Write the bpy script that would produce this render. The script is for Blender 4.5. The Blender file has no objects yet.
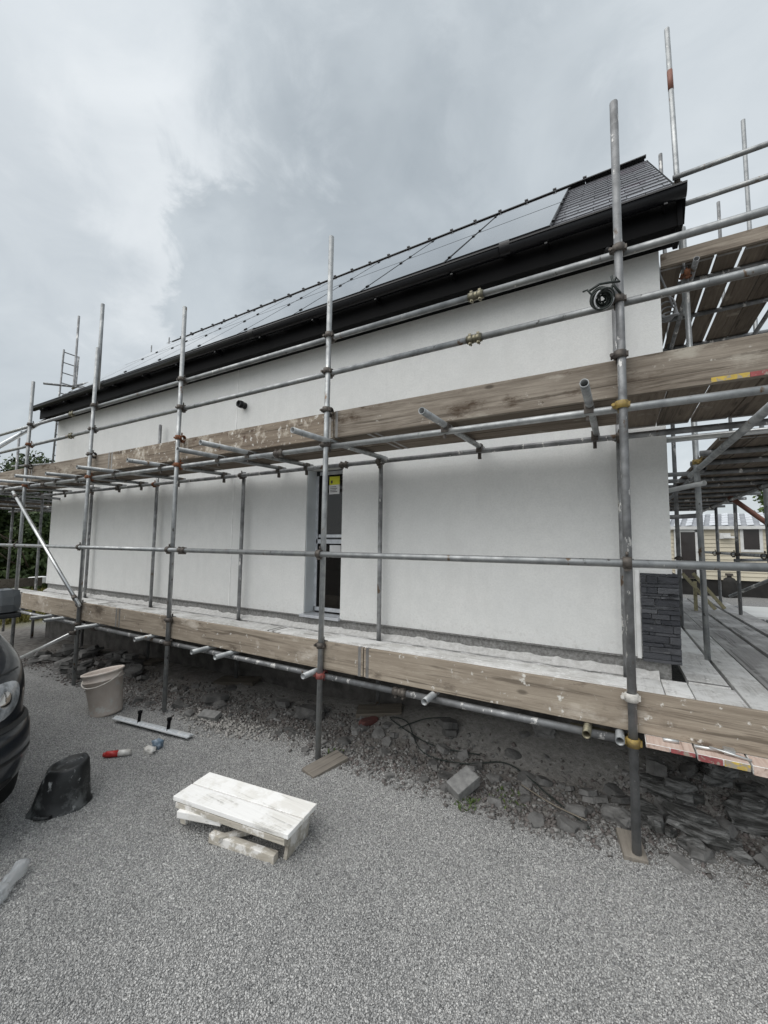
import bpy, bmesh, math, random
import numpy as np
from mathutils import Vector, Matrix, noise as mnoise
random.seed(7); rng = np.random.default_rng(7)
S = bpy.context.scene
COL = S.collection
R = math.radians
TR = 0.0262                      # scaffold tube radius

# ------------------------------------------------------------------ helpers
class MB:
    """collects shapes (world coordinates) into one mesh"""
    def __init__(s): s.bm = bmesh.new()
    def box(s, c, size, rot=None, bev=0.0):
        m = Matrix.Translation(Vector(c))
        if rot is not None: m = m @ rot.to_4x4()
        vs = []
        for x in (-.5, .5):
            for y in (-.5, .5):
                for z in (-.5, .5):
                    vs.append(s.bm.verts.new(m @ Vector((x*size[0], y*size[1], z*size[2]))))
        fs = []
        for q in ((0,1,3,2),(4,6,7,5),(0,4,5,1),(2,3,7,6),(0,2,6,4),(1,5,7,3)):
            fs.append(s.bm.faces.new([vs[i] for i in q]))
        if bev > 0:
            es = list({e for f in fs for e in f.edges})
            bmesh.ops.bevel(s.bm, geom=es, offset=bev, segments=2, affect='EDGES', profile=.6)
        return s
    def bx(s, x0, x1, y0, y1, z0, z1, bev=0.0):
        return s.box(((x0+x1)/2, (y0+y1)/2, (z0+z1)/2), (x1-x0, y1-y0, z1-z0), None, bev)
    def ring(s, c, u, v, r, n):
        return [s.bm.verts.new(c + u*(r*math.cos(2*math.pi*i/n)) + v*(r*math.sin(2*math.pi*i/n))) for i in range(n)]
    def bridge(s, a, b, smooth=True):
        n = len(a)
        for i in range(n):
            f = s.bm.faces.new((a[i], a[(i+1) % n], b[(i+1) % n], b[i])); f.smooth = smooth
    def tube(s, p0, p1, r=TR, n=14, hollow=True, r1=None):
        p0 = Vector(p0); p1 = Vector(p1); d = (p1-p0).normalized()
        u = d.orthogonal().normalized(); v = d.cross(u)
        r1 = r if r1 is None else r1
        a = s.ring(p0, u, v, r, n); b = s.ring(p1, u, v, r1, n); s.bridge(a, b)
        if hollow:
            for base, rr, dd in ((a, r, d), (b, r1, -d)):
                c = p0 if base is a else p1
                i1 = s.ring(c, u, v, rr*.84, n); i2 = s.ring(c+dd*min(.12, (p1-p0).length*.3), u, v, rr*.84, n)
                s.bridge(base, i1, False); s.bridge(i1, i2); s.bm.faces.new(i2)
        else:
            s.bm.faces.new(a); s.bm.faces.new(b)
        return s
    def path(s, pts, r, n=8, r_end=None):
        pts = [Vector(p) for p in pts]; rings = []
        u = (pts[1]-pts[0]).orthogonal().normalized()
        for i, p in enumerate(pts):
            d = (pts[min(i+1, len(pts)-1)]-pts[max(i-1, 0)]).normalized()
            u = (u - d*u.dot(d)).normalized(); v = d.cross(u)
            rr = r if r_end is None else r + (r_end-r)*i/(len(pts)-1)
            rings.append(s.ring(p, u, v, rr, n))
        for a, b in zip(rings, rings[1:]): s.bridge(a, b)
        s.bm.faces.new(rings[0]); s.bm.faces.new(rings[-1]); return s
    def lathe(s, prof, m, n=28, cap0=True, cap1=True, warp=None):
        rings = []
        for r, z in prof:
            ring = []
            for i in range(n):
                a = 2*math.pi*i/n; p = Vector((r*math.cos(a), r*math.sin(a), z))
                if warp: p = warp(p)
                ring.append(s.bm.verts.new(m @ p))
            rings.append(ring)
        for a, b in zip(rings, rings[1:]): s.bridge(a, b)
        if cap0: s.bm.faces.new(rings[0])
        if cap1: s.bm.faces.new(rings[-1])
        return s
    def poly(s, pts, th):
        """closed prism from a polygon and an extrusion vector"""
        a = [s.bm.verts.new(Vector(p)) for p in pts]; b = [s.bm.verts.new(Vector(p)+Vector(th)) for p in pts]
        s.bm.faces.new(a); s.bm.faces.new(b)
        for i in range(len(a)):
            s.bm.faces.new((a[i], a[(i+1) % len(a)], b[(i+1) % len(a)], b[i]))
        return s
    def quad(s, *p):
        s.bm.faces.new([s.bm.verts.new(Vector(q)) for q in p]); return s
    def rock(s, c, size, rot, jag=.22, seed=0):
        r = bmesh.ops.create_icosphere(s.bm, subdivisions=3, radius=.5)
        m = rot.to_4x4(); o = Vector((seed*3.1, seed*1.7, seed))
        for v in r['verts']:
            p = v.co.copy()
            k = max(abs(p.x), abs(p.y), abs(p.z)); p = p.lerp(p*(.5/k), .75)
            p += mnoise.noise_vector(p*2.1+o)*jag*.75
            q = mnoise.noise_vector(Vector((p.x*3, p.y*5, p.z*9))+o)
            p += Vector((q.x*1.3, q.y*1.3, round(q.z*3)/3))*jag*.42
            v.co = Vector(c) + m @ Vector((p.x*size[0], p.y*size[1], p.z*size[2]))
        return s
    def shard(s, c, size, rot, seed=0, layers=1):
        """broken slate: irregular flat polygons, split edges, stacked in slipped layers"""
        rg = random.Random(seed*7+3); m = rot.to_4x4(); th = size[2]/layers
        for L in range(layers):
            n = rg.randint(5, 8); a0 = rg.uniform(0, 6.28); ang = sorted(a0+6.283*(i+rg.uniform(-.32, .32))/n for i in range(n))
            sc = 1-.22*L*rg.random(); ox, oy = rg.uniform(-.1, .1)*L*size[0], rg.uniform(-.1, .1)*L*size[1]
            lo, hi = [], []
            for a in ang:
                r = .5*sc*rg.uniform(.72, 1.12); x, y = math.cos(a)*r*size[0]+ox, math.sin(a)*r*size[1]+oy
                k = rg.uniform(.78, 1.0); z = (L-layers/2)*th
                lo.append(s.bm.verts.new(Vector(c)+m @ Vector((x, y, z+rg.uniform(-.1, .1)*th)))); hi.append(s.bm.verts.new(Vector(c)+m @ Vector((ox+(x-ox)*k, oy+(y-oy)*k, z+th*rg.uniform(.75, 1.02)))))
            tl_ = s.bm.verts.new(sum((v.co for v in hi), Vector())/n + m @ Vector((0, 0, th*rg.uniform(-.05, .15))))
            for q in range(n):
                p = (q+1) % n
                s.bm.faces.new((lo[q], lo[p], hi[p], hi[q])); s.bm.faces.new((hi[q], hi[p], tl_))
            s.bm.faces.new(lo)
        return s
    def build(s, name, mat, parent=None, off=None, smooth=None, fix=True):
        if fix: bmesh.ops.recalc_face_normals(s.bm, faces=s.bm.faces[:])
        me = bpy.data.meshes.new(name)
        if off is None: off = root_loc(parent)
        if off is not None and off.length > 0: bmesh.ops.translate(s.bm, verts=s.bm.verts[:], vec=-off)
        s.bm.to_mesh(me); s.bm.free()
        for m in (mat if isinstance(mat, (list, tuple)) else [mat]): me.materials.append(m)
        if smooth is not None:
            for p in me.polygons: p.use_smooth = smooth
        o = bpy.data.objects.new(name, me); COL.objects.link(o)
        if parent: o.parent = parent
        else: o.location = off if off is not None else (0, 0, 0)
        return o

def root_loc(p):
    v = Vector((0, 0, 0))
    while p is not None: v += Vector(p.location); p = p.parent
    return v
def tag(o, label, cat, group=None, kind=None):
    if label: o['label'] = label
    if cat: o['category'] = cat
    if group: o['group'] = group
    if kind: o['kind'] = kind
    return o
def thing(name, loc, label, cat, group=None):
    o = bpy.data.objects.new(name, None); COL.objects.link(o); o.location = loc; o.empty_display_size = .2
    return tag(o, label, cat, group)
def rotz(a): return Matrix.Rotation(a, 3, 'Z')
def basis(d, up=(0, 0, 1)):
    d = Vector(d).normalized(); y = Vector(up).cross(d).normalized(); z = d.cross(y)
    return Matrix((d, y, z)).transposed()

# ------------------------------------------------------------------ materials
class NT:
    def __init__(s, mat):
        mat.use_nodes = True; s.t = mat.node_tree; s.n = s.t.nodes; s.l = s.t.links
    def new(s, typ, **kw):
        n = s.n.new(typ)
        for k, v in kw.items():
            if k in n.inputs.keys() if isinstance(k, str) else False: n.inputs[k].default_value = v
            else: setattr(n, k, v)
        return n
    def link(s, a, b): s.l.new(a, b)
    def math(s, op, a, b=None, clamp=False):
        n = s.n.new('ShaderNodeMath'); n.operation = op; n.use_clamp = clamp
        for i, v in enumerate((a, b)):
            if v is None: continue
            if isinstance(v, (int, float)): n.inputs[i].default_value = v
            else: s.l.new(v, n.inputs[i])
        return n.outputs[0]
    def noise(s, vec, scale, detail=5, rough=.6, dist=0.0):
        n = s.n.new('ShaderNodeTexNoise'); n.inputs['Scale'].default_value = scale; n.inputs['Detail'].default_value = detail
        n.inputs['Roughness'].default_value = rough; n.inputs['Distortion'].default_value = dist
        s.l.new(vec, n.inputs['Vector']); return n.outputs['Fac']
    def mapr(s, v, a, b, c=0.0, d=1.0, smooth=False):
        n = s.n.new('ShaderNodeMapRange'); n.clamp = True
        if smooth: n.interpolation_type = 'SMOOTHSTEP'
        s.l.new(v, n.inputs[0])
        for i, q in enumerate((a, b, c, d)): n.inputs[i+1].default_value = q
        return n.outputs[0]
    def mix(s, f, a, b, blend='MIX'):
        n = s.n.new('ShaderNodeMix'); n.data_type = 'RGBA'; n.blend_type = blend
        for i, v in ((0, f), (6, a), (7, b)):
            if isinstance(v, (int, float)): n.inputs[i].default_value = v
            elif isinstance(v, tuple): n.inputs[i].default_value = (*v, 1) if len(v) == 3 else v
            else: s.l.new(v, n.inputs[i])
        return n.outputs[2]
    def coord(s, which='Object', stretch=None, rand=True):
        tc = s.n.new('ShaderNodeTexCoord'); v = tc.outputs[which]
        if stretch or rand:
            mp = s.n.new('ShaderNodeMapping'); s.l.new(v, mp.inputs['Vector'])
            if stretch: mp.inputs['Scale'].default_value = stretch
            if rand:
                oi = s.n.new('ShaderNodeObjectInfo'); cm = s.n.new('ShaderNodeCombineXYZ')
                for i, k in enumerate((37., 91., 53.)): s.l.new(s.math('MULTIPLY', oi.outputs['Random'], k), cm.inputs[i])
                s.l.new(cm.outputs[0], mp.inputs['Location'])
            v = mp.outputs[0]
        return v
    def bump(s, h, strength, dist):
        b = s.n.new('ShaderNodeBump'); b.inputs['Strength'].default_value = strength; b.inputs['Distance'].default_value = dist
        s.l.new(h, b.inputs['Height']); return b.outputs[0]

def M(name, c1, c2=None, scale=6, detail=6, stretch=None, rough=.6, rough2=None, metal=0.0, bump=0.0, bscale=60, bdist=.004,
      spl=(), var=0.0, spec=.5, coat=0.0, trans=0.0, lo=.35, hi=.65):
    m = bpy.data.materials.new(name); t = NT(m); b = t.n['Principled BSDF']
    b.inputs['Roughness'].default_value = rough; b.inputs['Metallic'].default_value = metal
    b.inputs['Specular IOR Level'].default_value = spec; b.inputs['Coat Weight'].default_value = coat
    b.inputs['Transmission Weight'].default_value = trans
    if c2 is None: c2 = tuple(x*.8 for x in c1)
    v = t.coord('Object', stretch)
    f = t.mapr(t.noise(v, scale, detail), lo, hi)
    col = t.mix(f, c1, c2)
    for sc, ss, th, soft, sst in spl:
        vv = t.coord('Object', sst) if sst else t.coord('Object', None)
        k = t.mapr(t.noise(vv, ss, 6, .65), th, th+soft)
        col = t.mix(k, col, sc)
    if var > 0:
        oi = t.n.new('ShaderNodeObjectInfo')
        k = t.mapr(oi.outputs['Random'], 0, 1, 1-var, 1+var)
        hs = t.n.new('ShaderNodeHueSaturation'); t.link(k, hs.inputs['Value']); t.link(col, hs.inputs['Color']); col = hs.outputs[0]
    t.link(col, b.inputs['Base Color'])
    if rough2 is not None: t.link(t.mapr(f, 0, 1, rough, rough2), b.inputs['Roughness'])
    if bump > 0: t.link(t.bump(t.noise(t.coord('Object', stretch), bscale, 4), bump, bdist), b.inputs['Normal'])
    return m

WHITE = (.72, .72, .70)
def rendermat():
    m = bpy.data.materials.new('rendered_wall'); t = NT(m); b = t.n['Principled BSDF']; v = t.coord('Object', None, False)
    n1 = t.noise(v, .9, 6, .6); n2 = t.noise(v, 7, 9, .78); n3 = t.noise(t.coord('Object', (1, 1, .18), False), 5, 5, .6); n4 = t.noise(v, 46, 6, .8)
    c = t.mix(t.mapr(n1, .35, .65), (.765, .765, .75), (.715, .72, .71))
    c = t.mix(t.math('MULTIPLY', t.mapr(n2, .42, .64), .55), c, (.655, .66, .65)); c = t.mix(t.math('MULTIPLY', t.mapr(n3, .52, .66), .35), c, (.66, .66, .645))
    c = t.mix(t.math('MULTIPLY', t.mapr(n4, .46, .60), .38), c, (.60, .60, .59))
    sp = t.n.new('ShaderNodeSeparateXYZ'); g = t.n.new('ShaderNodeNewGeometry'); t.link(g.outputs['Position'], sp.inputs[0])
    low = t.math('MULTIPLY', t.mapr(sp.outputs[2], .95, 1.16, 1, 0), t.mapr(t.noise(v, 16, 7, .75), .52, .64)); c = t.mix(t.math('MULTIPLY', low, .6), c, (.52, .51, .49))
    jx = t.math('ABSOLUTE', t.math('SUBTRACT', t.math('MODULO', t.math('ADD', sp.outputs[0], 30.0), 2.4), 1.2)); c = t.mix(t.math('MULTIPLY', t.mapr(jx, .0, .02, 1, 0), .22), c, (.60, .60, .60))
    t.link(c, b.inputs['Base Color']); b.inputs['Roughness'].default_value = .92; b.inputs['Specular IOR Level'].default_value = .2
    t.link(t.bump(t.math('ADD', t.noise(v, 120, 5, .7), t.math('MULTIPLY', n2, .8)), .45, .006), b.inputs['Normal']); return m
m_render = rendermat()
m_bead = M('white_bead', (.86, .86, .85), rough=.6)
m_plinth = M('plinth_mortar', (.30, .30, .29), (.16, .155, .15), scale=40, rough=.95, bump=.8, bscale=90, bdist=.01)
m_found = M('foundation_block', (.13, .122, .114), (.06, .056, .052), scale=7, rough=.95, bump=.6, bscale=30, bdist=.01)
m_tube = M('galvanised_tube', (.40, .41, .41), (.25, .26, .265), scale=9, rough=.42, rough2=.6, metal=.75, bump=.08, bscale=120, bdist=.001, var=.16,
           spl=(((.17, .115, .075), 9, .63, .05, (1, 1, .5)), ((.10, .095, .09), 17, .64, .05, (1, 1, .5)), ((.66, .65, .62), 13, .665, .02, (1, 1, .4))))
m_tubed = M('weathered_tube', (.30, .305, .31), (.17, .172, .175), scale=8, rough=.5, rough2=.7, metal=.6, bump=.1, bscale=120, bdist=.001, var=.2,
            spl=(((.66, .65, .63), 12, .60, .02, (1, 1, .4)), ((.12, .085, .06), 8, .64, .05, (1, 1, .5))))
m_alu = M('bright_tube', (.66, .67, .67), (.52, .53, .53), scale=9, rough=.38, metal=.8)
m_coup = M('coupler_steel', (.13, .115, .10), (.07, .06, .055), scale=30, rough=.6, metal=.5, bump=.3, bscale=80)
m_coupy = M('yellow_coupler', (.38, .27, .07), (.20, .145, .06), scale=25, rough=.6, metal=.2, spl=(((.10, .07, .05), 30, .62, .05, None),))
m_coupz = M('brass_zinc_coupler', (.24, .22, .155), (.13, .12, .09), scale=30, rough=.4, metal=.8)
m_coupr = M('rusty_coupler', (.26, .10, .045), (.12, .055, .03), scale=30, rough=.85, metal=.1)
m_coupred = M('red_coupler', (.30, .07, .06), (.14, .06, .05), scale=25, rough=.7)
m_rag = M('pale_rag', (.62, .60, .56), (.42, .40, .37), scale=40, rough=.95)
def wood(name, c1, c2, axis, spl=(), crack=.75):
    """sawn weathered timber: blotches, fine grain lines, dark cracks and knots along the board axis"""
    m = bpy.data.materials.new(name); t = NT(m); b = t.n['Principled BSDF']
    st = {'x': (.045, 1, 1), 'y': (1, .045, 1), 'z': (1, 1, .045)}[axis]; sb = {'x': (.3, 1, 1), 'y': (1, .3, 1), 'z': (1, 1, .3)}[axis]
    v = t.coord('Object', st); vb = t.coord('Object', sb); v0 = t.coord('Object', None)
    g = t.noise(v, 42, 8, .72, .5); g2 = t.noise(v, 15, 6, .65, .9); bl = t.noise(vb, 4.5, 8, .72)
    col = t.mix(t.mapr(bl, .40, .60), c1, tuple(.55*x+.45*y for x, y in zip(c1, c2)))
    col = t.mix(t.math('MULTIPLY', t.mapr(g, .40, .66), .75), col, c2)
    col = t.mix(t.math('MULTIPLY', t.mapr(g2, .55, .63), .75), col, tuple(x*.55 for x in c2))
    col = t.mix(t.math('MULTIPLY', t.mapr(g, .66, .71), crack), col, tuple(x*.25 for x in c2))
    kn = t.n.new('ShaderNodeTexVoronoi'); kn.inputs['Scale'].default_value = 3.2; t.link(t.coord('Object', {'x': (.45, 1, 1), 'y': (1, .45, 1), 'z': (1, 1, .45)}[axis]), kn.inputs['Vector'])
    col = t.mix(t.math('MULTIPLY', t.mapr(kn.outputs['Distance'], .03, .075, 1, 0, True), .7), col, tuple(x*.4 for x in c2))
    for sc, ss, th, soft, sst in spl:
        vv = t.coord('Object', sst) if sst else v0
        col = t.mix(t.mapr(t.noise(vv, ss, 7, .68), th, th+soft), col, sc)
    oi = t.n.new('ShaderNodeObjectInfo'); hs = t.n.new('ShaderNodeHueSaturation')
    t.link(t.mapr(oi.outputs['Random'], 0, 1, .86, 1.14), hs.inputs['Value']); t.link(col, hs.inputs['Color']); t.link(hs.outputs[0], b.inputs['Base Color'])
    b.inputs['Roughness'].default_value = .92; b.inputs['Specular IOR Level'].default_value = .2
    t.link(t.bump(t.math('ADD', g, t.math('MULTIPLY', bl, .6)), .6, .006), b.inputs['Normal'])
    return m
m_deck = {a: wood('dusty_plank_'+a, (.70, .69, .67), (.50, .485, .46), a, crack=.5,
                  spl=(((.80, .795, .78), 2.6, .42, .16, None), ((.30, .28, .26), 7, .69, .05, None), ((.82, .815, .80), 18, .56, .06, None))) for a in 'xy'}
m_deckg = {a: wood('grey_plank_'+a, (.46, .45, .44), (.28, .27, .265), a,
                  spl=(((.60, .59, .58), 2.2, .50, .15, None), ((.18, .17, .16), 8, .66, .06, None))) for a in 'xy'}
m_toe = wood('tan_toe_board', (.36, .31, .25), (.19, .155, .12), 'x', crack=.6, spl=(((.50, .45, .39), 3, .56, .14, (.5, 1, 1)), ((.14, .11, .085), 7, .62, .06, (.4, 1, 1)), ((.62, .60, .56), 13, .615, .06, None), ((.10, .08, .062), 3.2, .58, .12, (.5, 1, 1))))
m_toeg = wood('weathered_toe_board', (.355, .31, .258), (.14, .112, .088), 'x', crack=.9, spl=(((.44, .40, .34), 4, .60, .1, (.4, 1, 1)), ((.085, .06, .042), 3.6, .54, .09, (.45, 1, 1)), ((.55, .52, .47), 12, .645, .06, None), ((.06, .045, .035), 20, .68, .04, None)))
m_toes = wood('plaster_splashed_board', (.36, .30, .235), (.15, .115, .09), 'x', spl=(((.11, .07, .055), 4, .60, .08, None), ((.56, .50, .42), 4.5, .53, .10, None), ((.70, .67, .62), 18, .58, .06, None), ((.10, .06, .045), 9, .62, .05, None)))
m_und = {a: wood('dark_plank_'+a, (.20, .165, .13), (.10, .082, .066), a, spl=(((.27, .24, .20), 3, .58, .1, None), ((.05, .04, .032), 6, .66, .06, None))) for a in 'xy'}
m_timber = wood('raw_timber', (.46, .42, .28), (.34, .30, .19), 'y')
m_pad = wood('sole_board', (.17, .15, .125), (.09, .08, .066), 'x')
m_padl = wood('pale_sole_board', (.30, .27, .23), (.18, .16, .14), 'x')
m_band = M('board_end_band', (.35, .34, .33), (.2, .19, .18), rough=.5, metal=.6)
m_paintend = wood('flaked_paint_end', (.58, .48, .42), (.40, .28, .23), 'y')
m_red = M('red_paint', (.34, .085, .085), (.22, .06, .06), scale=20, rough=.8, spl=(((.30, .25, .21), 28, .54, .05, (1, .6, 1)),))
m_yel = M('yellow_paint', (.60, .43, .08), (.42, .30, .07), scale=20, rough=.8, spl=(((.32, .28, .22), 28, .52, .05, (1, .6, 1)),))
m_pvc = M('black_plastic', (.009, .009, .011), (.007, .007, .008), rough=.32, spec=.35)
m_pvcm = M('black_board_matt', (.004, .004, .0045), (.003, .003, .0035), rough=.6, spec=.1)
m_slate = M('roof_slate', (.17, .17, .185), (.11, .11, .122), scale=4, rough=.30, rough2=.42, bump=.10, bscale=40, bdist=.003, spec=.7, coat=.35,
            spl=(((.12, .10, .12), 1.2, .55, .1, None),))
m_ridge = M('ridge_tile', (.03, .03, .034), rough=.5)
m_solar = M('solar_glass', (.02, .022, .028), (.016, .018, .023), rough=.10, spec=.9, coat=.95)
m_solarf = M('solar_frame', (.012, .012, .013), rough=.4)
m_stone0 = M('stacked_slate', (.052, .055, .066), (.022, .024, .03), scale=9, rough=.7, bump=.9, bscale=26, bdist=.015, spl=(((.11, .11, .12), 14, .66, .08, (.6, 1, 1)),))
def stonemat():
    m = bpy.data.materials.new('split_slate'); t = NT(m); b = t.n['Principled BSDF']; v = t.coord('Object', (.5, 1, 1.6), False)
    g = t.n.new('ShaderNodeNewGeometry'); n1 = t.noise(v, 11, 7, .7)
    c = t.mix(g.outputs['Random Per Island'], (.036, .038, .046), (.105, .108, .118))
    c = t.mix(t.mapr(n1, .52, .64), c, (.03, .031, .036)); c = t.mix(t.mapr(t.noise(v, 17, 6, .7), .64, .70), c, (.20, .20, .205))
    t.link(c, b.inputs['Base Color']); b.inputs['Roughness'].default_value = .7
    t.link(t.bump(t.noise(v, 24, 7, .7), 1.0, .02), b.inputs['Normal']); return m
m_stone = stonemat()
m_reveal = M('reveal_film', (.60, .63, .65), (.52, .55, .57), scale=3, rough=.5)
m_film = M('protective_film', (.60, .62, .65), (.45, .47, .50), scale=14, rough=.35, metal=.2)
m_framed = M('dark_window_frame', (.02, .021, .023), rough=.4)
m_glassd = M('dark_glass', (.020, .018, .017), (.014, .013, .012), scale=1, rough=.04, spec=.5)
m_sty = M('sticker_yellow', (.62, .62, .04), rough=.6)
m_stw = M('sticker_white', (.72, .72, .72), (.6, .6, .6), rough=.6)
m_ink = M('sticker_ink', (.06, .06, .06), rough=.6)
m_van = M('van_paint', (.016, .020, .026), (.013, .016, .021), scale=2, rough=.28, spec=.5, coat=.7, spl=(((.03, .032, .035), 5, .6, .2, None),))
m_vanp = M('van_trim', (.012, .0125, .0135), rough=.5)
m_vang = M('van_glass', (.010, .012, .014), rough=.03, spec=.6)
m_lamp = M('lamp_lens', (.50, .52, .54), (.16, .17, .18), scale=14, rough=.06, spec=.7, coat=.8)
m_chrome = M('chrome', (.8, .8, .8), (.6, .6, .6), rough=.12, metal=1)
m_mirror = M('mirror_shell', (.085, .094, .10), (.07, .078, .085), rough=.35, coat=.4)
m_tyre = M('tyre', (.015, .015, .015), rough=.85)
m_bucket = M('plaster_bucket', (.70, .63, .57), (.58, .50, .44), scale=5, rough=.6, spl=(((.68, .66, .62), 9, .56, .08, None), ((.30, .24, .18), 12, .66, .06, (1, 1, .4))))
m_bucketi = M('plaster_bucket_rim', (.74, .71, .66), (.60, .56, .50), scale=8, rough=.65)
m_rubber = M('black_rubber', (.014, .015, .016), (.009, .010, .010), rough=.5, bump=.3, bscale=20, bdist=.01,
             spl=(((.36, .37, .37), 13, .60, .06, (1, 1, .5)), ((.10, .105, .105), 6, .50, .12, None)))
m_hop = wood('plastered_plank', (.80, .785, .75), (.66, .64, .60), 'x', crack=.3, spl=(((.83, .82, .80), 5, .42, .1, None), ((.48, .42, .34), 13, .68, .05, None)))
m_hopl = wood('plastered_leg', (.56, .53, .47), (.38, .34, .28), 'x', spl=(((.76, .74, .71), 9, .50, .08, None),))
m_feather = M('feather_edge_alu', (.74, .76, .78), (.62, .65, .67), scale=20, rough=.4, metal=.35, spl=(((.78, .78, .77), 12, .58, .1, None),))
m_canr = M('red_tube', (.45, .03, .025), (.3, .02, .02), scale=10, rough=.4)
m_canw = M('white_tube', (.66, .65, .62), (.45, .43, .40), scale=22, rough=.5)
m_blue = M('blue_wrapper', (.10, .16, .22), (.25, .30, .36), scale=30, rough=.4)
m_clear = M('clear_plastic', (.86, .89, .91), (.95, .96, .97), scale=14, rough=.06, spec=.9, trans=.68)
m_block = M('concrete_block', (.24, .238, .23), (.15, .148, .145), scale=20, rough=.95, bump=.4)
m_rock = M('field_stone', (.19, .186, .18), (.085, .083, .08), scale=9, rough=.9, bump=.7, bscale=30, bdist=.01, var=.35)
m_rockl = M('flaking_slate_rock', (.22, .22, .215), (.055, .055, .052), scale=9, stretch=(.35, 1, 2.5), rough=.85, bump=1.0, bscale=22, bdist=.04, lo=.42, hi=.56, spl=(((.34, .34, .33), 9, .62, .05, None), ((.03, .03, .028), 7, .62, .04, (.4, 1, 2))))
m_cable = M('grey_cable', (.20, .20, .205), rough=.6)
m_cabled = M('dark_cable', (.02, .028, .024), rough=.6)
m_ropeb = M('tan_string', (.22, .19, .15), rough=.95)
m_siding = M('cream_siding', (.66, .60, .47), (.62, .56, .44), scale=1, rough=.7)
m_ctrim = M('white_trim', (.74, .74, .72), rough=.6)
m_cwin = M('caravan_glass', (.035, .028, .026), rough=.1)
m_croof = M('caravan_roof', (.34, .35, .37), (.22, .23, .25), scale=3, rough=.6)
m_croofw = M('caravan_roof_light', (.66, .68, .71), rough=.6)
m_dark = M('dark_skirt', (.018, .017, .016), (.03, .028, .026), rough=.9)
m_bark = M('bark', (.10, .075, .055), (.05, .04, .03), rough=.95)
m_redtube = M('red_oxide_tube', (.27, .12, .085), (.18, .085, .065), rough=.6, metal=.2)

def leafmat(name, a, b):
    m = bpy.data.materials.new(name); t = NT(m); p = t.n['Principled BSDF']
    g = t.n.new('ShaderNodeNewGeometry'); v = t.coord('Object', None, False)
    k = t.mapr(t.noise(v, 1.1, 3), .35, .65); k2 = t.math('MULTIPLY', g.outputs['Random Per Island'], .6)
    t.link(t.mix(t.math('ADD', t.math('MULTIPLY', k, .5), k2, True), a, b), p.inputs['Base Color'])
    p.inputs['Roughness'].default_value = .6; p.inputs['Specular IOR Level'].default_value = .25
    return m
m_leaf = leafmat('hedge_leaf', (.022, .042, .014), (.060, .085, .028))
m_leaf2 = leafmat('tree_leaf', (.035, .065, .018), (.095, .13, .04))
m_grass = leafmat('rough_grass', (.12, .13, .035), (.27, .23, .085))

# ground -----------------------------------------------------------
def sst(a, b, x):
    t = np.clip((x-a)/(b-a), 0, 1); return t*t*(3-2*t)
def gh(x, y):
    x = np.asarray(x, float); y = np.asarray(y, float)
    h = np.where(x < 0, .026*x, .008*x); h = np.where(x < -12, -.312+.045*(x+12), h); h = np.maximum(h, -1.15)
    h = np.minimum(h, .05)
    h = h + .52*sst(5, 11, y)*sst(-1, 1.2, x)
    amp = np.interp(x, [-14, -11, -9, -5, -3.4, -2.3, -1.2, .4, 1.2, 2.5], [0, .04, .10, .06, .05, .10, .23, .24, .16, 0])
    wob = .06*np.sin(x*2.3+.6)+.04*np.sin(x*5.1)
    h = h + amp*sst(3.5, 4.22, y+wob)*(1-sst(4.32, 4.8, y)*.999)
    h = h + .012*np.sin(x*1.7+y*.9)*np.sin(y*1.3-x*.4+1) + .006*np.sin(x*5.3+1)*np.sin(y*4.7+x)
    h = h + .02*sst(3.15, 3.45, y)*(1-sst(4.0, 4.3, y))*(np.sin(x*9+y*4)*np.sin(y*11-x*3))*np.clip(1-abs(x+5)/9, 0, 1)
    return h
def h1(x, y): return float(gh(x, y))

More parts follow.
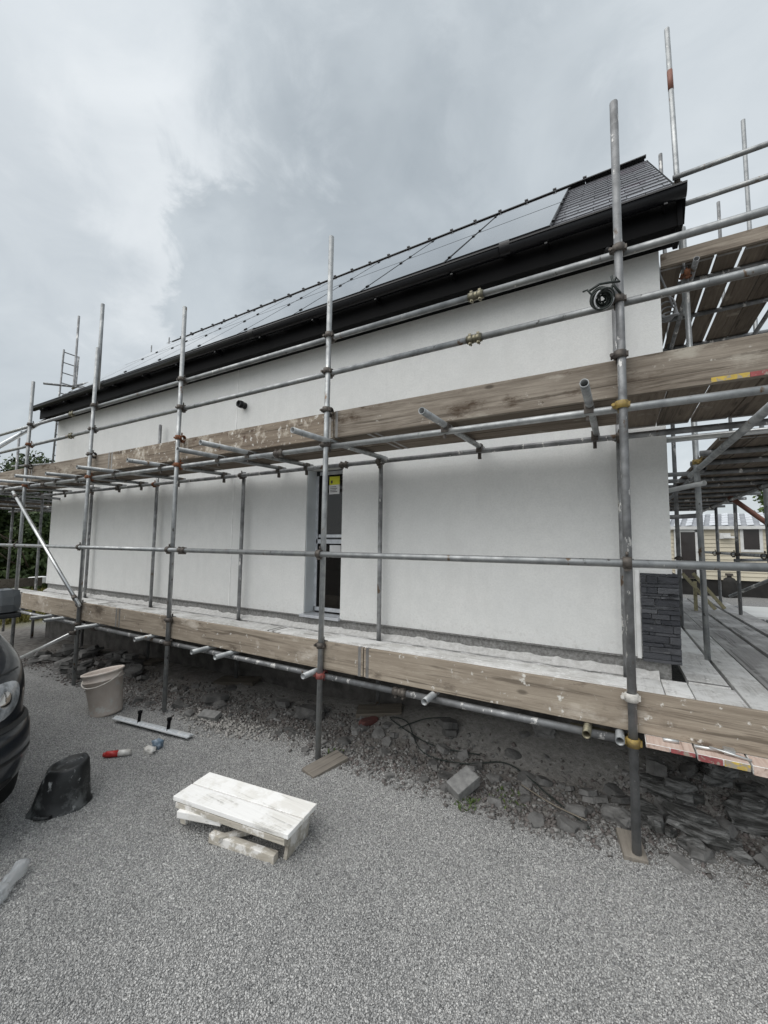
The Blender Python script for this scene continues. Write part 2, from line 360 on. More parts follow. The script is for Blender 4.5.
def ground():
    xs = np.concatenate([[-700, -400, -250, -150, -100, -70, -50, -40, -34, -30, -27, -24, -21, -18.5, -16.5, -15, -14], np.arange(-13, 3.01, .065),
                         [3.3, 3.7, 4.3, 5, 6, 7.5, 9.5, 12, 16, 22, 30, 45, 70, 110, 180, 300, 500, 700]])
    ys = np.concatenate([[-700, -350, -150, -70, -35, -18, -9, -5, -3, -1.5, -.6], np.arange(0, 5.0, .055), np.arange(5.2, 14, .4),
                         [15, 17, 20, 25, 32, 45, 70, 110, 180, 300, 500, 700]])
    X, Y = np.meshgrid(xs, ys); Z = gh(X, Y)
    nx, ny = len(xs), len(ys)
    v = np.stack([X, Y, Z], -1).reshape(-1, 3)
    i = np.arange(nx*ny).reshape(ny, nx)
    f = np.stack([i[:-1, :-1], i[:-1, 1:], i[1:, 1:], i[1:, :-1]], -1).reshape(-1, 4)
    me = bpy.data.meshes.new('ground'); me.from_pydata(v.tolist(), [], f.tolist())
    for p in me.polygons: p.use_smooth = True
    m = bpy.data.materials.new('gravel_ground'); t = NT(m); b = t.n['Principled BSDF']
    v = t.coord('Object', None, False)
    vo = t.n.new('ShaderNodeTexVoronoi'); vo.inputs['Scale'].default_value = 105; t.link(v, vo.inputs['Vector'])
    rv = t.n.new('ShaderNodeSeparateColor'); t.link(vo.outputs['Color'], rv.inputs[0])
    patch = t.mapr(t.noise(v, .9, 5), .3, .7)
    g = t.mix(rv.outputs[0], (.15, .15, .15), (.44, .435, .425))
    g = t.mix(t.math('MULTIPLY', patch, .35), g, (.25, .245, .235))
    sep = t.n.new('ShaderNodeSeparateXYZ'); t.link(v, sep.inputs[0])
    n1 = t.noise(v, 1.6, 6, .65); n2 = t.noise(v, 9, 6)
    yy = t.math('ADD', sep.outputs[1], t.math('MULTIPLY', t.math('SUBTRACT', n1, .5), 1.1))
    yy = t.math('ADD', yy, t.mapr(sep.outputs[0], -4.5, -7.5, 0, -.25))
    dirt = t.math('MULTIPLY', t.mapr(yy, 3.0, 3.35, 0, 1, True), t.mapr(sep.outputs[1], 4.7, 5.2, 1, 0))
    dcol = t.mix(t.mapr(n2, .35, .65), (.13, .12, .11), (.255, .242, .226))
    dcol = t.mix(t.mapr(n1, .55, .68), dcol, (.135, .108, .098))
    # smooth grey sand close to the foundation
    sand = t.math('MULTIPLY', t.mapr(t.math('ADD', sep.outputs[1], t.math('MULTIPLY', t.math('SUBTRACT', n1, .5), .7)), 3.62, 3.8), t.mapr(sep.outputs[0], -6.0, -4.8))
    dcol = t.mix(sand, dcol, t.mix(t.mapr(t.noise(v, 22, 7, .7), .35, .65), (.19, .182, .172), (.30, .29, .275)))
    col = t.mix(dirt, g, dcol)
    far = t.mapr(sep.outputs[0], -15, -13, 1, 0)
    col = t.mix(far, col, t.mix(n1, (.10, .10, .035), (.17, .15, .06)))
    t.link(col, b.inputs['Base Color']); b.inputs['Roughness'].default_value = .95; b.inputs['Specular IOR Level'].default_value = .2
    hh = t.math('MULTIPLY', vo.outputs['Distance'], -1.0)
    hh = t.mix(t.math('MULTIPLY', dirt, .9), hh, t.math('MULTIPLY', t.noise(v, 26, 8, .7), 2.2))
    t.link(t.bump(hh, .9, .012), b.inputs['Normal'])
    me.materials.append(m)
    o = bpy.data.objects.new('ground', me); COL.objects.link(o); o['kind'] = 'structure'
    return o
ground()

def scatter(name, n, fx, size, mat_cols, label, cat, squash=(.45, .9), lift=.25, patchy=False):
    """one mass of loose stones, each a small irregular solid; fx(n) gives positions"""
    P = fx(n); n = len(P)
    base = np.array([[1,0,0],[-1,0,0],[0,1,0],[0,-1,0],[0,0,1],[0,0,-1],[.66,.66,.5],[-.66,.6,-.5]], float)[:6]
    tri = np.array([[0,2,4],[2,1,4],[1,3,4],[3,0,4],[2,0,5],[1,2,5],[3,1,5],[0,3,5]])
    s = size[0]+(size[1]-size[0])*rng.random(n)**2
    V = base[None]*(.65+.7*rng.random((n, 6, 1)))
    V = V + .35*(rng.random((n, 6, 3))-.5)
    V[:, :, 2] *= squash[0]+(squash[1]-squash[0])*rng.random((n, 1))
    q = rng.normal(size=(n, 4)); q[:, 1:3] *= .5; q /= np.linalg.norm(q, axis=1, keepdims=True)
    w, x, y, z = q.T
    Rm = np.stack([1-2*(y*y+z*z), 2*(x*y-z*w), 2*(x*z+y*w), 2*(x*y+z*w), 1-2*(x*x+z*z), 2*(y*z-x*w), 2*(x*z-y*w), 2*(y*z+x*w), 1-2*(x*x+y*y)], -1).reshape(n, 3, 3)
    V = np.einsum('nij,nkj->nki', Rm, V)*s[:, None, None]*.5
    Z = gh(P[:, 0], P[:, 1])
    V[:, :, 0] += P[:, 0:1]; V[:, :, 1] += P[:, 1:2]; V[:, :, 2] += (Z+s*lift)[:, None]
    F = (np.arange(n)[:, None, None]*6+tri[None]).reshape(-1)
    me = bpy.data.meshes.new(name)
    me.vertices.add(n*6); me.vertices.foreach_set('co', V.reshape(-1))
    me.loops.add(len(F)); me.loops.foreach_set('vertex_index', F.astype(np.int32))
    nf = len(F)//3; me.polygons.add(nf)
    me.polygons.foreach_set('loop_start', np.arange(nf, dtype=np.int32)*3); me.polygons.foreach_set('loop_total', np.full(nf, 3, np.int32))
    me.update(); me.validate()
    at = me.attributes.new('tone', 'FLOAT', 'POINT'); 
    pt = np.array([mnoise.noise(Vector((float(a)*1.1, float(b)*1.1, 3))) + .6*mnoise.noise(Vector((float(a)*3.7, float(b)*3.7, 9))) for a, b in P[:, :2]]) if patchy else np.zeros(n)
    at.data.foreach_set('value', np.repeat(np.clip(.08+.84*rng.random(n)+.14*pt, 0, 1), 6).astype(np.float32))
    m = bpy.data.materials.new(name+'_stone'); t = NT(m); b = t.n['Principled BSDF']
    a = t.n.new('ShaderNodeAttribute'); a.attribute_name = 'tone'
    r = t.n.new('ShaderNodeValToRGB'); t.link(a.outputs['Fac'], r.inputs[0]); e = r.color_ramp.elements
    e[0].position = 0; e[0].color = (*mat_cols[0], 1); e[1].position = 1; e[1].color = (*mat_cols[-1], 1)
    for i, c in enumerate(mat_cols[1:-1]):
        k = e.new((i+1)/(len(mat_cols)-1)); k.color = (*c, 1)
    t.link(r.outputs[0], b.inputs['Base Color']); b.inputs['Roughness'].default_value = .9; b.inputs['Specular IOR Level'].default_value = .25
    me.materials.append(m)
    o = bpy.data.objects.new(name, me); COL.objects.link(o); tag(o, label, cat, None, 'stuff'); return o

def f_gravel(n):
    # denser close to the lens position, all over the yard in front of the rubble strip
    r = .75+4.6*rng.random(n)**1.15; a = R(-20)+R(122)*rng.random(n)
    P = np.stack([.1-r*np.sin(a)*1.0, r*np.cos(a)], -1)
    P2 = np.stack([-9.2+10.2*rng.random(n//2), .7+2.7*rng.random(n//2)], -1)
    P = np.concatenate([P, P2])
    lim = 3.16+.22*np.sin(P[:, 0]*1.9)+.12*np.sin(P[:, 0]*4.3+2)-.25*np.clip((-P[:, 0]-5)/2, 0, 1)+.2*rng.random(len(P))
    return P[(P[:, 1] < lim) & (P[:, 1] > .55) & (P[:, 0] > -9.3)]
scatter('gravel', 400000, f_gravel, (.0064, .0138), [(.14, .14, .14), (.30, .30, .297), (.39, .387, .378), (.48, .475, .463), (.66, .65, .63)],
        'loose grey gravel covering the yard in front of the scaffold', 'gravel', lift=.15, patchy=True)
def f_rub(n):
    x = -9.5+10.8*rng.random(n); c = 3.48+.14*np.sin(x*1.4)+.1*np.sin(x*3.7)
    y = c+.0+.22*rng.normal(size=n); k = (y > 3.02) & (y < 4.12)
    return np.stack([x, y], -1)[k]
scatter('rubble', 24000, f_rub, (.010, .05), [(.07, .066, .061), (.115, .106, .10), (.145, .125, .118), (.15, .148, .143), (.215, .21, .203), (.32, .31, .298)],
        'loose broken rubble and soil along the foot of the house', 'rubble', squash=(.25, .7), lift=.12)
def f_chips(n):
    x = -3.75+.33*rng.normal(size=n); y = 3.2+.11*rng.normal(size=n); return np.stack([x, y], -1)
scatter('mortar_crumbs', 900, f_chips, (.015, .05), [(.30, .29, .27), (.42, .40, .38)], 'pale mortar crumbs spilled beside the second standard', 'crumbs', squash=(.3, .6))

# ------------------------------------------------------------------ house
HX0, HX1, HY0, HY1 = -10.96, .42, 4.27, 9.53
WZ0, WZ1 = .95, 4.62
WX0, WX1, WB, WT = -3.62, -3.03, .955, 2.90
RY, RZR, RZL = 6.90, 7.72, 7.60
EY, EZ = 3.93, 4.80
house = thing('house', (-5.2, 6.9, 0), 'long white rendered house with dark slate roof, solar panels and black gutter', 'house')
mb = MB()
def q(a, b, c, d): mb.quad(a, b, c, d)
y = HY0; D = 4.475
for x0, x1, z0, z1 in ((HX0, WX0, WZ0, WZ1), (WX1, HX1, WZ0, WZ1), (WX0, WX1, WT, WZ1), (WX0, WX1, WZ0, WB)):
    q((x0, y, z0), (x1, y, z0), (x1, y, z1), (x0, y, z1))
q((WX1, y, WB), (WX1, D+.1, WB), (WX1, D+.1, WT), (WX1, y, WT)); q((WX0, y, WT), (WX1, y, WT), (WX1, D+.1, WT), (WX0, D+.1, WT))
q((WX0, y, WB), (WX0, D+.1, WB), (WX0, D+.1, WT), (WX0, y, WT)); q((WX0, y, WB), (WX1, y, WB), (WX1, D+.1, WB), (WX0, D+.1, WB))
q((HX0, HY1, WZ0), (HX1, HY1, WZ0), (HX1, HY1, WZ1), (HX0, HY1, WZ1))
for x in (HX0, HX1):
    zr = 7.55
    mb.bm.faces.new([mb.bm.verts.new(Vector(p)) for p in ((x, HY0, WZ0), (x, HY1, WZ0), (x, HY1, WZ1+.35), (x, RY, zr), (x, HY0, WZ1+.35))])
q((HX0, HY0, WZ0), (HX1, HY0, WZ0), (HX1, HY1, WZ0), (HX0, HY1, WZ0))
bmesh.ops.remove_doubles(mb.bm, verts=mb.bm.verts[:], dist=1e-4)
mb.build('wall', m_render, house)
mb = MB(); mb.bx(HX0+.03, HX1-.03, HY0+.025, HY1-.03, .70, WZ0-.002); mb.build('plinth', m_plinth, house)
mb = MB(); mb.bx(HX0+.01, HX1-.01, HY0+.05, HY1-.03, -.6, .698); mb.build('foundation', m_found, house)
mb = MB(); mb.bx(HX0+.01, .15, HY0-.008, HY0+.012, WZ0-.014, WZ0-.002)                         # base bead
mb.build('base_bead', m_plinth, house)
mb = MB(); mb.bx(-5.074, -5.054, HY0-.005, HY0+.002, WZ0, WZ1-.02)
mb.build('movement_joint', m_bead, house)
mb = MB(); mb.bx(.147, .178, HY0-.012, HY0+.01, WZ0-.01, 1.70); mb.build('corner_bead', m_bead, house)
# vent pipe stub
mb = MB(); mb.tube((-4.885, HY0+.02, 3.985), (-4.885, HY0-.13, 3.985), .05, 18); mb.tube((-4.885, HY0-.10, 3.985), (-4.885, HY0-.06, 3.985), .056, 18, False)
mb.build('vent_pipe', m_pvc, house)
# roof: slates
RM = (RZR-EZ)/(RY-EY)
def ridge_z(x): return RZL+(RZR-RZL)*(x+11.05)/(11.6)
def roof_pt(x, t, off=0.0):
    """t 0 eave .. 1 ridge, on the front slope, lifted by off"""
    e = Vector((x, EY, EZ)); r = Vector((x, RY, ridge_z(x))); d = r-e; n = Vector((0, -d.z, d.y)).normalized()
    return e+d*t+n*off
RX0, RX1 = -11.05, .56
mb = MB(); nc = 17
for k in range(nc):
    t0 = k/nc; t1 = min(1.0, (k+1)/nc+.012)
    w = .30; x = RX0-(w/2 if k % 2 else 0)
    while x < RX1-.005:
        xa = max(x, RX0)+.003; xb = min(x+w, RX1)-.003; x += w
        if xb-xa < .02: continue
        j = random.uniform(-.0015, .002); tj = random.uniform(-.002, .002)
        pts = [roof_pt(xa, t0+tj, .018+j), roof_pt(xb, t0+tj, .018+j), roof_pt(xb, t1, .006), roof_pt(xa, t1, .006)]
        lo = [roof_pt(xa, t0+tj, .002+j), roof_pt(xb, t0+tj, .002+j), roof_pt(xb, t1, -.02), roof_pt(xa, t1, -.02)]
        a = [mb.bm.verts.new(p) for p in pts]; b = [mb.bm.verts.new(p) for p in lo]
        mb.bm.faces.new(a); mb.bm.faces.new(b)
        for i in range(4): mb.bm.faces.new((a[i], a[(i+1) % 4], b[(i+1) % 4], b[i]))
# underlay and rear slope
def slab(pts, th): mb.poly(pts, th)
mb.poly([roof_pt(RX0+.02, .01, -.10), roof_pt(RX1-.02, .01, -.10), roof_pt(RX1-.02, .995, -.10), roof_pt(RX0+.02, .995, -.10)], (0, -.045, .045))
def back(x, t, off): p = roof_pt(x, t, off); return Vector((p.x, 2*RY-p.y, p.z))
mb.poly([back(RX0, .0, -.02), back(RX1, 0, -.02), back(RX1, 1, -.02), back(RX0, 1, -.02)], (0, .035, .035))
roof = mb.build('roof', m_slate, house)
mb = MB(); x = RX0
while x < RX1-.02:
    xb = min(x+.45, RX1)
    for s in (-1, 1):
        a = Vector((x, RY, ridge_z(x)+.105)); b = Vector((xb-.006, RY, ridge_z(xb)+.105)); o = Vector((0, s*.15, -.13))
        mb.poly([a, b, b+o, a+o], (0, 0, -.014))
    if xb < RX1-.1: mb.box((xb-.01, RY, ridge_z(xb)+.108), (.055, .06, .022))
    mb.box((xb-.01, RY-.09, ridge_z(xb)-.005), (.03, .05, .025))
    x += .45
mb.build('ridge', m_ridge, roof)
# verge trims (near gable and far gable)
for x in (RX0, RX1):
    mb = MB()
    a = roof_pt(x, 0, -.004); b = roof_pt(x, 1, -.004); c = roof_pt(x, 1, -.22); d = roof_pt(x, 0, -.22)
    w = .03 if x > 0 else -.03
    mb.poly([a, b, c, d], (w, 0, 0))
    mb.poly([back(x, 0, .02), back(x, 1, .02), back(x, 1, -.22), back(x, 0, -.22)], (w, 0, 0))
    mb.build('bargeboard', m_pvcm, house)
# fascia, soffit, box ends
mb = MB(); mb.bx(RX0+.02, RX1-.03, EY+.02, EY+.045, 4.56, 4.80); mb.build('fascia', m_pvcm, house)
mb = MB(); mb.bx(RX0+.03, RX1-.04, EY+.047, HY0-.002, 4.585, 4.605); mb.build('soffit', m_pvcm, house)
mb = MB(); mb.poly([(RX1-.035, EY-.0, 4.545), (RX1-.035, HY0, 4.56), (RX1-.035, HY0+.35, 4.95), (RX1-.035, HY0, 5.10), (RX1-.035, EY, 4.78)], (.035, 0, 0)); mb.build('box_end', m_pvcm, house)
# gutter
mb = MB(); gy, gz, gr = 3.855, 4.795, .066
n = 12; out = []; inn = []
for x in (RX0-.06, RX1+.02):
    out.append([mb.bm.verts.new(Vector((x, gy-gr*math.cos(math.pi*i/n), gz-gr*1.08*math.sin(math.pi*i/n)))) for i in range(n+1)])
    inn.append([mb.bm.verts.new(Vector((x, gy-(gr-.005)*math.cos(math.pi*i/n), gz-(gr-.005)*1.08*math.sin(math.pi*i/n)))) for i in range(n+1)])
for L in (out, inn):
    for i in range(n): f = mb.bm.faces.new((L[0][i], L[0][i+1], L[1][i+1], L[1][i])); f.smooth = True
for i in (0, n): mb.bm.faces.new((out[0][i], inn[0][i], inn[1][i], out[1][i]))
for e in (0, 1): mb.bm.faces.new(out[e])
mb.bx(RX0-.06, RX1+.02, gy-gr-.006, gy-gr+.004, gz-.010, gz+.006)
gut = mb.build('gutter', m_pvc, house)
for x in np.arange(-10.6, .5, .92):
    mb = MB(); mb.bx(x-.012, x+.012, gy+.02, EY+.02, gz-.10, gz-.03); mb.bx(x-.012, x+.012, gy-.02, gy+.03, gz-.1, gz-.085)
    mb.build('bracket', m_pvc, gut)
for x in (-8.2, -4.3, -.85):                                   # union clips
    mb = MB(); mb.lathe([(gr+.006, -.05), (gr+.006, .05)], Matrix.Translation((x, gy, gz-.004)) @ Matrix.Rotation(math.pi/2, 4, 'Y') @ Matrix.Scale(.985, 4), 24, False, False)
    mb.build('union_clip', m_pvc, gut)
mb = MB(); mb.tube((.02, 3.985, 4.62), (.02, 3.985, 4.50), .033, 14); mb.build('gutter_outlet', m_pvc, gut)
# solar panels
PW = 1.125; px = -.46; TA, TM, TB = .085, .505, .918
for c in range(9):
    for r_, (ta, tb) in enumerate(((TA, TM-.004), (TM+.004, TB))):
        xa, xb = px-PW*(c+1)+.013, px-PW*c-.013
        mb = MB(); P = [roof_pt(xa, ta, .03), roof_pt(xb, ta, .03), roof_pt(xb, tb, .03), roof_pt(xa, tb, .03)]
        nn = (P[1]-P[0]).cross(P[3]-P[0]).normalized()
        if nn.z < 0: nn = -nn
        mb.poly(P, nn*.032); f = mb.build('solar_panel', m_solarf, house)
        g = .011; tg = g/4.1
        mb = MB(); Q = [roof_pt(xa+g, ta+tg, .0635), roof_pt(xb-g, ta+tg, .0635), roof_pt(xb-g, tb-tg, .0635), roof_pt(xa+g, tb-tg, .0635)]
        mb.poly(Q, nn*.002); mb.build('glass', m_solar, f)
        for t_ in (ta+.05, tb-.05):
            mb = MB(); p = roof_pt(xb+.013, t_, .068); mb.box(p, (.03, .05, .022), Matrix.Rotation(math.atan(RM), 3, 'X')); mb.build('clamp', m_solarf, f)
# window
fr = MB()
def hollow(mb, x0, x1, z0, z1, y0, y1, w):
    mb.bx(x0, x0+w, y0, y1, z0, z1); mb.bx(x1-w, x1, y0, y1, z0, z1); mb.bx(x0+w, x1-w, y0, y1, z1-w, z1); mb.bx(x0+w, x1-w, y0, y1, z0, z0+w)
hollow(fr, WX0+.012, WX1-.003, WB+.03, WT-.004, D-.01, D+.06, .05); fr.bx(WX0+.062, WX1-.053, D-.01, D+.06, 1.90, 2.03)
win = fr.build('window', m_framed, house)
for z0, z1 in ((WB+.08, 1.90), (2.03, WT-.054)):
    mb = MB(); mb.bx(WX0+.062, WX1-.053, D+.02, D+.03, z0, z1); mb.build('pane', m_glassd, win)
mb = MB(); mb.bx(WX0+.004, WX0+.011, HY0+.012, D-.012, WB+.032, WT-.01); mb.build('reveal_film', m_reveal, win)
for x0, x1, z0, z1 in ((WX0+.075, WX1-.006, 2.835, 2.885), (WX0+.075, WX1-.006, 1.978, 2.018), (WX0+.03, WX1-.006, 1.895, 1.952), (WX0+.012, WX0+.055, WB+.09, 2.83), (WX0+.03, WX1-.006, WB+.035, WB+.085)):
    mb = MB(); mb.bx(x0, x1, D-.018, D-.012, z0, z1); mb.build('protective_film', m_film, win)
mb = MB(); mb.bx(WX0-.03, WX1+.01, HY0-.05, D-.02, WB-.022, WB+.012, .004); mb.build('sill', m_film, win)
mb = MB(); mb.bx(-3.405, -3.235, D+.012, D+.0185, 2.70, 2.815); st = mb.build('sticker', m_sty, win)
mb = MB(); mb.bx(-3.405, -3.235, D+.012, D+.0185, 2.57, 2.698); mb.build('sticker', m_stw, win)
mb = MB(); mb.bx(-3.375, -3.195, D+.012, D+.0185, 1.775, 1.875); mb.build('sticker', m_stw, win)
mb = MB()
for i in range(4): mb.bx(-3.39, -3.27-.02*(i % 2), D+.009, D+.0115, 2.60+.022*i, 2.609+.022*i)
mb.bx(-3.38, -3.35, D+.009, D+.0115, 2.72, 2.76)
mb.build('sticker_print', m_ink, st)
# stacked stone quoin on the corner
mb = MB(); z = .925
while z < 1.665:
    hgt = random.choice((.022, .03, .036, .045, .052, .028, .064)); hgt = min(hgt, 1.676-z)
    x = .184
    while x < .455:
        w = random.choice((.05, .09, .14, .2, .26))*random.uniform(.8, 1.2); xb = min(x+w, .462)
        if .462-xb < .05: xb = .462
        dpt = random.uniform(.014, .052)
        mb.box(((x+xb)/2, HY0-dpt/2+.012, z+hgt/2), (xb-x-.003, dpt+.024, hgt-.003), rotz(random.uniform(-.05, .05)) @ Matrix.Rotation(random.uniform(-.012, .012), 3, 'Y'), .005); x = xb
    yy = HY0+.03
    while yy < 5.2:
        w = random.uniform(.12, .3); dpt = random.uniform(.022, .044)
        mb.box((HX1+dpt/2-.01, yy+w/2, z+hgt/2), (dpt+.02, w-.003, hgt-.003), None, .004); yy += w
    z += hgt
mb.build('stone_cladding', m_stone, house)

# ------------------------------------------------------------------ scaffolding
CM = {'d': m_coup, 'y': m_coupy, 'r': m_coupr, 'z': m_coupz, 'R': m_coupred, 'w': m_rag}
def coupler(parent, x, y, z, kind='d', ax='x', side=1):
    mb = MB()
    mb.lathe([(TR*1.08, -.026), (TR*1.5, -.024), (TR*1.5, .024), (TR*1.08, .026)], Matrix.Translation((x, y, z)), 14, False, False)
    d = Vector((0, side, 0)) if ax == 'x' else Vector((side, 0, 0))
    c = Vector((x, y, z))+d*(TR*2.05)
    rm = Matrix.Rotation(math.pi/2, 4, 'Y') if ax == 'x' else Matrix.Rotation(math.pi/2, 4, 'X')
    mb.lathe([(TR*1.08, -.026), (TR*1.5, -.024), (TR*1.5, .024), (TR*1.08, .026)], Matrix.Translation(c) @ rm, 14, False, False)
    e = Vector((1, 0, 0)) if ax == 'x' else Vector((0, 1, 0))
    p = Vector((x, y, z))
    mb.tube(p-e*.05-d*.02, p-e*.05+d*.05, .007, 8, False); mb.box(p-e*.041, (.022, .026, .034)); mb.box(p+e*.041, (.016, .03, .03))
    mb.tube(p-e*.05-d*.028, p-e*.05-d*.012, .012, 6, False)
    mb.tube(c+Vector((0, 0, .04))-d*.01, c+Vector((0, 0, .07))-d*.01, .009, 6, False); mb.box(c-Vector((0, 0, .042)), (.035, .03, .022))
    return mb.build('coupler', CM[kind], parent)
def sleeve(parent, p, kind='z'):
    mb = MB(); p = Vector(p)
    mb.tube(p+Vector((.062, 0, 0)), p+Vector((-.062, 0, 0)), TR*1.25, 14, False)
    for s in (-1, 1):
        mb.tube(p+Vector((s*.055, 0, 0)), p+Vector((s*.01, 0, 0)), TR*1.34, 14, False)
        mb.tube(p+Vector((s*.034, -.026, -.04)), p+Vector((s*.034, .026, -.04)), .007, 8, False); mb.box(p+Vector((s*.034, 0, -.036)), (.024, .028, .018))
        mb.box(p+Vector((s*.034, -.016, .034)), (.022, .016, .014))
    return mb.build('coupler', CM[kind], parent)
def pole(parent, name, p0, p1, mat=None, r=TR):
    return MB().tube(p0, p1, r).build(name, mat or m_tube, parent)

YF, YI = 3.088, 4.17
sc = thing('scaffold', (-4.6, YF, -.1), 'long tube scaffold with two board decks along the front of the white house', 'scaffold')
front = [(.066, .078, 5.03, .0), (-2.402, -2.389, 4.96, -.05), (-4.70, -4.708, 4.89, -.10), (-6.838, -6.815, 4.84, -.18), (-8.992, -8.991, 4.72, -.25), (-11.25, -11.25, 4.8, -.30)]
ck = ['yydddw', 'Rddddd', 'drddrd', 'drdddd', 'drrddd', 'dddddd']
fs = []
for i, (xb, xt, zt, zb) in enumerate(front):
    st = pole(sc, 'standard', (xb, YF, zb), (xt, YF, zt), m_tubed if i == 0 else m_tube); fs.append(st)
    k = ck[i]
    coupler(st, xb, YF, .682, k[0]); coupler(st, xb, YF, 2.845, k[1]); coupler(st, xb, YF, 3.578, k[2]); coupler(st, xt, YF, 3.939, k[3])
    coupler(st, xb, YF, 1.80, 'd', 'x', -1)
    coupler(st, xb, YF, 3.19, k[4]); coupler(st, xb, YF, .955, k[5])
pole(sc, 'standard', (-6.86, YF+.056, 4.22), (-6.882, YF+.056, 5.59))
for i, (x, zt, zb) in enumerate(((.060, 4.27, .0), (-2.405, 2.93, -.05), (-4.735, 2.93, -.08), (-6.873, 3.93, -.13), (-9.04, 3.65, -.24), (-11.17, 2.93, -.28), (-12.69, 4.39, -.3))):
    st = pole(sc, 'standard', (x, YI, zb+.02), (x, YI, zt), m_tubed)
    coupler(st, x, YI, 2.873, 'r' if i in (3, 4) else 'd', 'x', -1); coupler(st, x, YI, .69, 'd', 'x', -1)
# ledgers, rails
def rail(name, y, z, xs, kind=None, z2=None, mat=None):
    for i, (a, b) in enumerate(xs):
        o = pole(sc, name, (a, y, z), (b, y, z if z2 is None else z2), mat)
        if kind and i > 0: sleeve(o, (a, y, z), kind)
    return o
rail('guard_rail', 3.142, 3.937, [(-13.4, -7.6), (-7.6, -.935), (-.935, 2.2)], 'z')
rail('guard_rail', 3.142, 3.576, [(-13.4, -7.58), (-7.58, -.95), (-.95, 2.2)], 'z')
rail('guard_rail', 3.032, 1.797, [(-13.4, -10.2), (-10.2, -4.43), (-4.43, 2.2)], 'd')
rail('ledger', 3.142, 2.836, [(-13.0, -8.4), (-8.4, -3.05), (-3.05, 2.2)], 'd')
rail('ledger', 4.116, 2.873, [(-13.0, -8.0), (-8.0, -2.9), (-2.9, 2.2)], 'd', None, m_tubed)
rail('ledger', 3.142, .665, [(-12.2, -6.5), (-6.5, -1.6), (-1.6, .08)], 'd', None, m_tubed)
rail('ledger', 4.116, .665, [(-12.2, -6.0), (-6.0, .3)], 'd', None, m_tubed)
# upper deck transoms: they stick out towards the yard
for x, y0 in ((-.132, 2.63), (-1.195, 2.65), (-2.39, 2.61), (-3.50, 2.53), (-3.99, 2.62), (-5.10, 2.71), (-6.20, 2.66), (-7.25, 2.72), (-7.95, 2.60), (-8.9, 2.70), (-10.0, 2.75), (-11.1, 2.8)):
    t_ = pole(sc, 'transom', (x, y0, 2.868+.01*(y0-2.6)), (x+random.uniform(-.02, .02), 4.235, 2.926), m_tube)
    mb = MB(); mb.box((x, 4.116, 2.90), (.055, .07, .09)); mb.box((x, 4.116, 2.825), (.03, .03, .07)); mb.build('coupler', m_coup, t_)
    mb = MB(); mb.box((x, 3.142, 2.86), (.06, .075, .07)); mb.box((x-.01, 3.142, 2.805), (.02, .02, .05))
    mb.build('coupler', m_coup, t_)
for x, y0, k in ((-.19, 2.99, 0), (-.005, 3.0, 0), (-1.295, 2.95, 0), (-2.47, 2.93, 0), (-3.64, 2.92, 0), (-4.02, 2.92, 0), (-5.10, 2.92, 0), (-6.4, 2.86, 0), (-7.38, 2.88, 0), (-7.76, 2.86, 0), (-8.9, 2.9, 0)):
    pole(sc, 'transom', (x, y0, .706), (x, 4.24, .716), m_tube if x < -.8 or x > -.1 else m_coupz)
pole(sc, 'ledger', (-.30, 3.20, .66), (.10, 3.20, .66), m_coupz)
# braces at the far end
b_ = pole(sc, 'brace', (-9.25, 3.02, 2.735), (-6.68, 3.02, .965), m_alu); 
MB().tube((-9.15, 3.02, 2.666), (-9.09, 3.02, 2.625), TR*1.3, 12, False).build('coupler', m_coup, b_); MB().tube((-6.86, 3.02, 1.087), (-6.80, 3.02, 1.046), TR*1.3, 12, False).build('coupler', m_coup, b_)
b_ = pole(sc, 'brace', (-8.45, 3.0, -.03), (-6.83, 3.03, .566), m_alu); coupler(b_, -6.84, 3.03, .566, 'd')
pole(sc, 'brace', (-11.0, 4.1, 4.62), (-8.55, 2.55, 3.36), m_alu, .036)
# toe boards (clipped on)
def board(x0, x1, y0, y1, z0, z1, mat, parent=None, name='toe_board', label=None, group=None, axis='x', bands=True, sag=0.0, cat='plank', tilt=0.0):
    mb = MB(); cx, cy, cz = (x0+x1)/2, (y0+y1)/2, (z0+z1)/2
    L = (x1-x0) if axis == 'x' else (y1-y0)
    mb.bx(x0, x1, y0, y1, z0, z1, .004)
    if axis == 'x': bmesh.ops.bisect_plane
    off = Vector((cx, cy, cz))
    if parent is None:
        o = mb.build(name, mat, None, off)
        o.rotation_euler = (tilt, 0, random.uniform(-.0015, .0015)) if axis == 'x' else (0, tilt, random.uniform(-.0015, .0015))
    else: o = mb.build(name, mat, parent)
    if label: tag(o, label, cat, group)
    if bands:
        g = .0012; w = .03
        for s in (0, 1):
            mb = MB()
            if axis == 'x':
                xx = x0+.02 if s == 0 else x1-.02-w
                mb.bx(xx, xx+w, y0-g, y1+g, z0-g, z1+g)
            else:
                yy = y0+.02 if s == 0 else y1-.02-w
                mb.bx(x0-g, x1+g, yy, yy+w, z0-g, z1+g)
            e = mb.build('end_band', m_band, None, off) if parent is None else mb.build('end_band', m_band, o)
            if parent is None: e.location = (0, 0, 0); e.parent = o
    return o
for x0, x1 in ((-8.9, -5.865), (-5.855, -1.955), (-1.945, 2.0)):
    board(x0, x1, 3.032 if 0 else 3.116, 3.154, .737, .985, m_toe, sc, bands=True)
for x0, x1, m_ in ((-13.2, -9.05, m_toeg), (-9.04, -6.42, m_toeg), (-6.41, -2.38, m_toes), (-2.37, 2.0, m_toeg)):
    board(x0, x1, 3.170, 3.208, 2.93, 3.192, m_, sc, bands=True)
mb = MB(); mb.bx(.555, .74, 3.166, 3.169, 2.935, 2.965); mb.build('paint_mark', m_yel, sc)
mb = MB(); mb.bx(.742, .95, 3.166, 3.169, 2.935, 2.965); mb.build('paint_mark', m_red, sc)
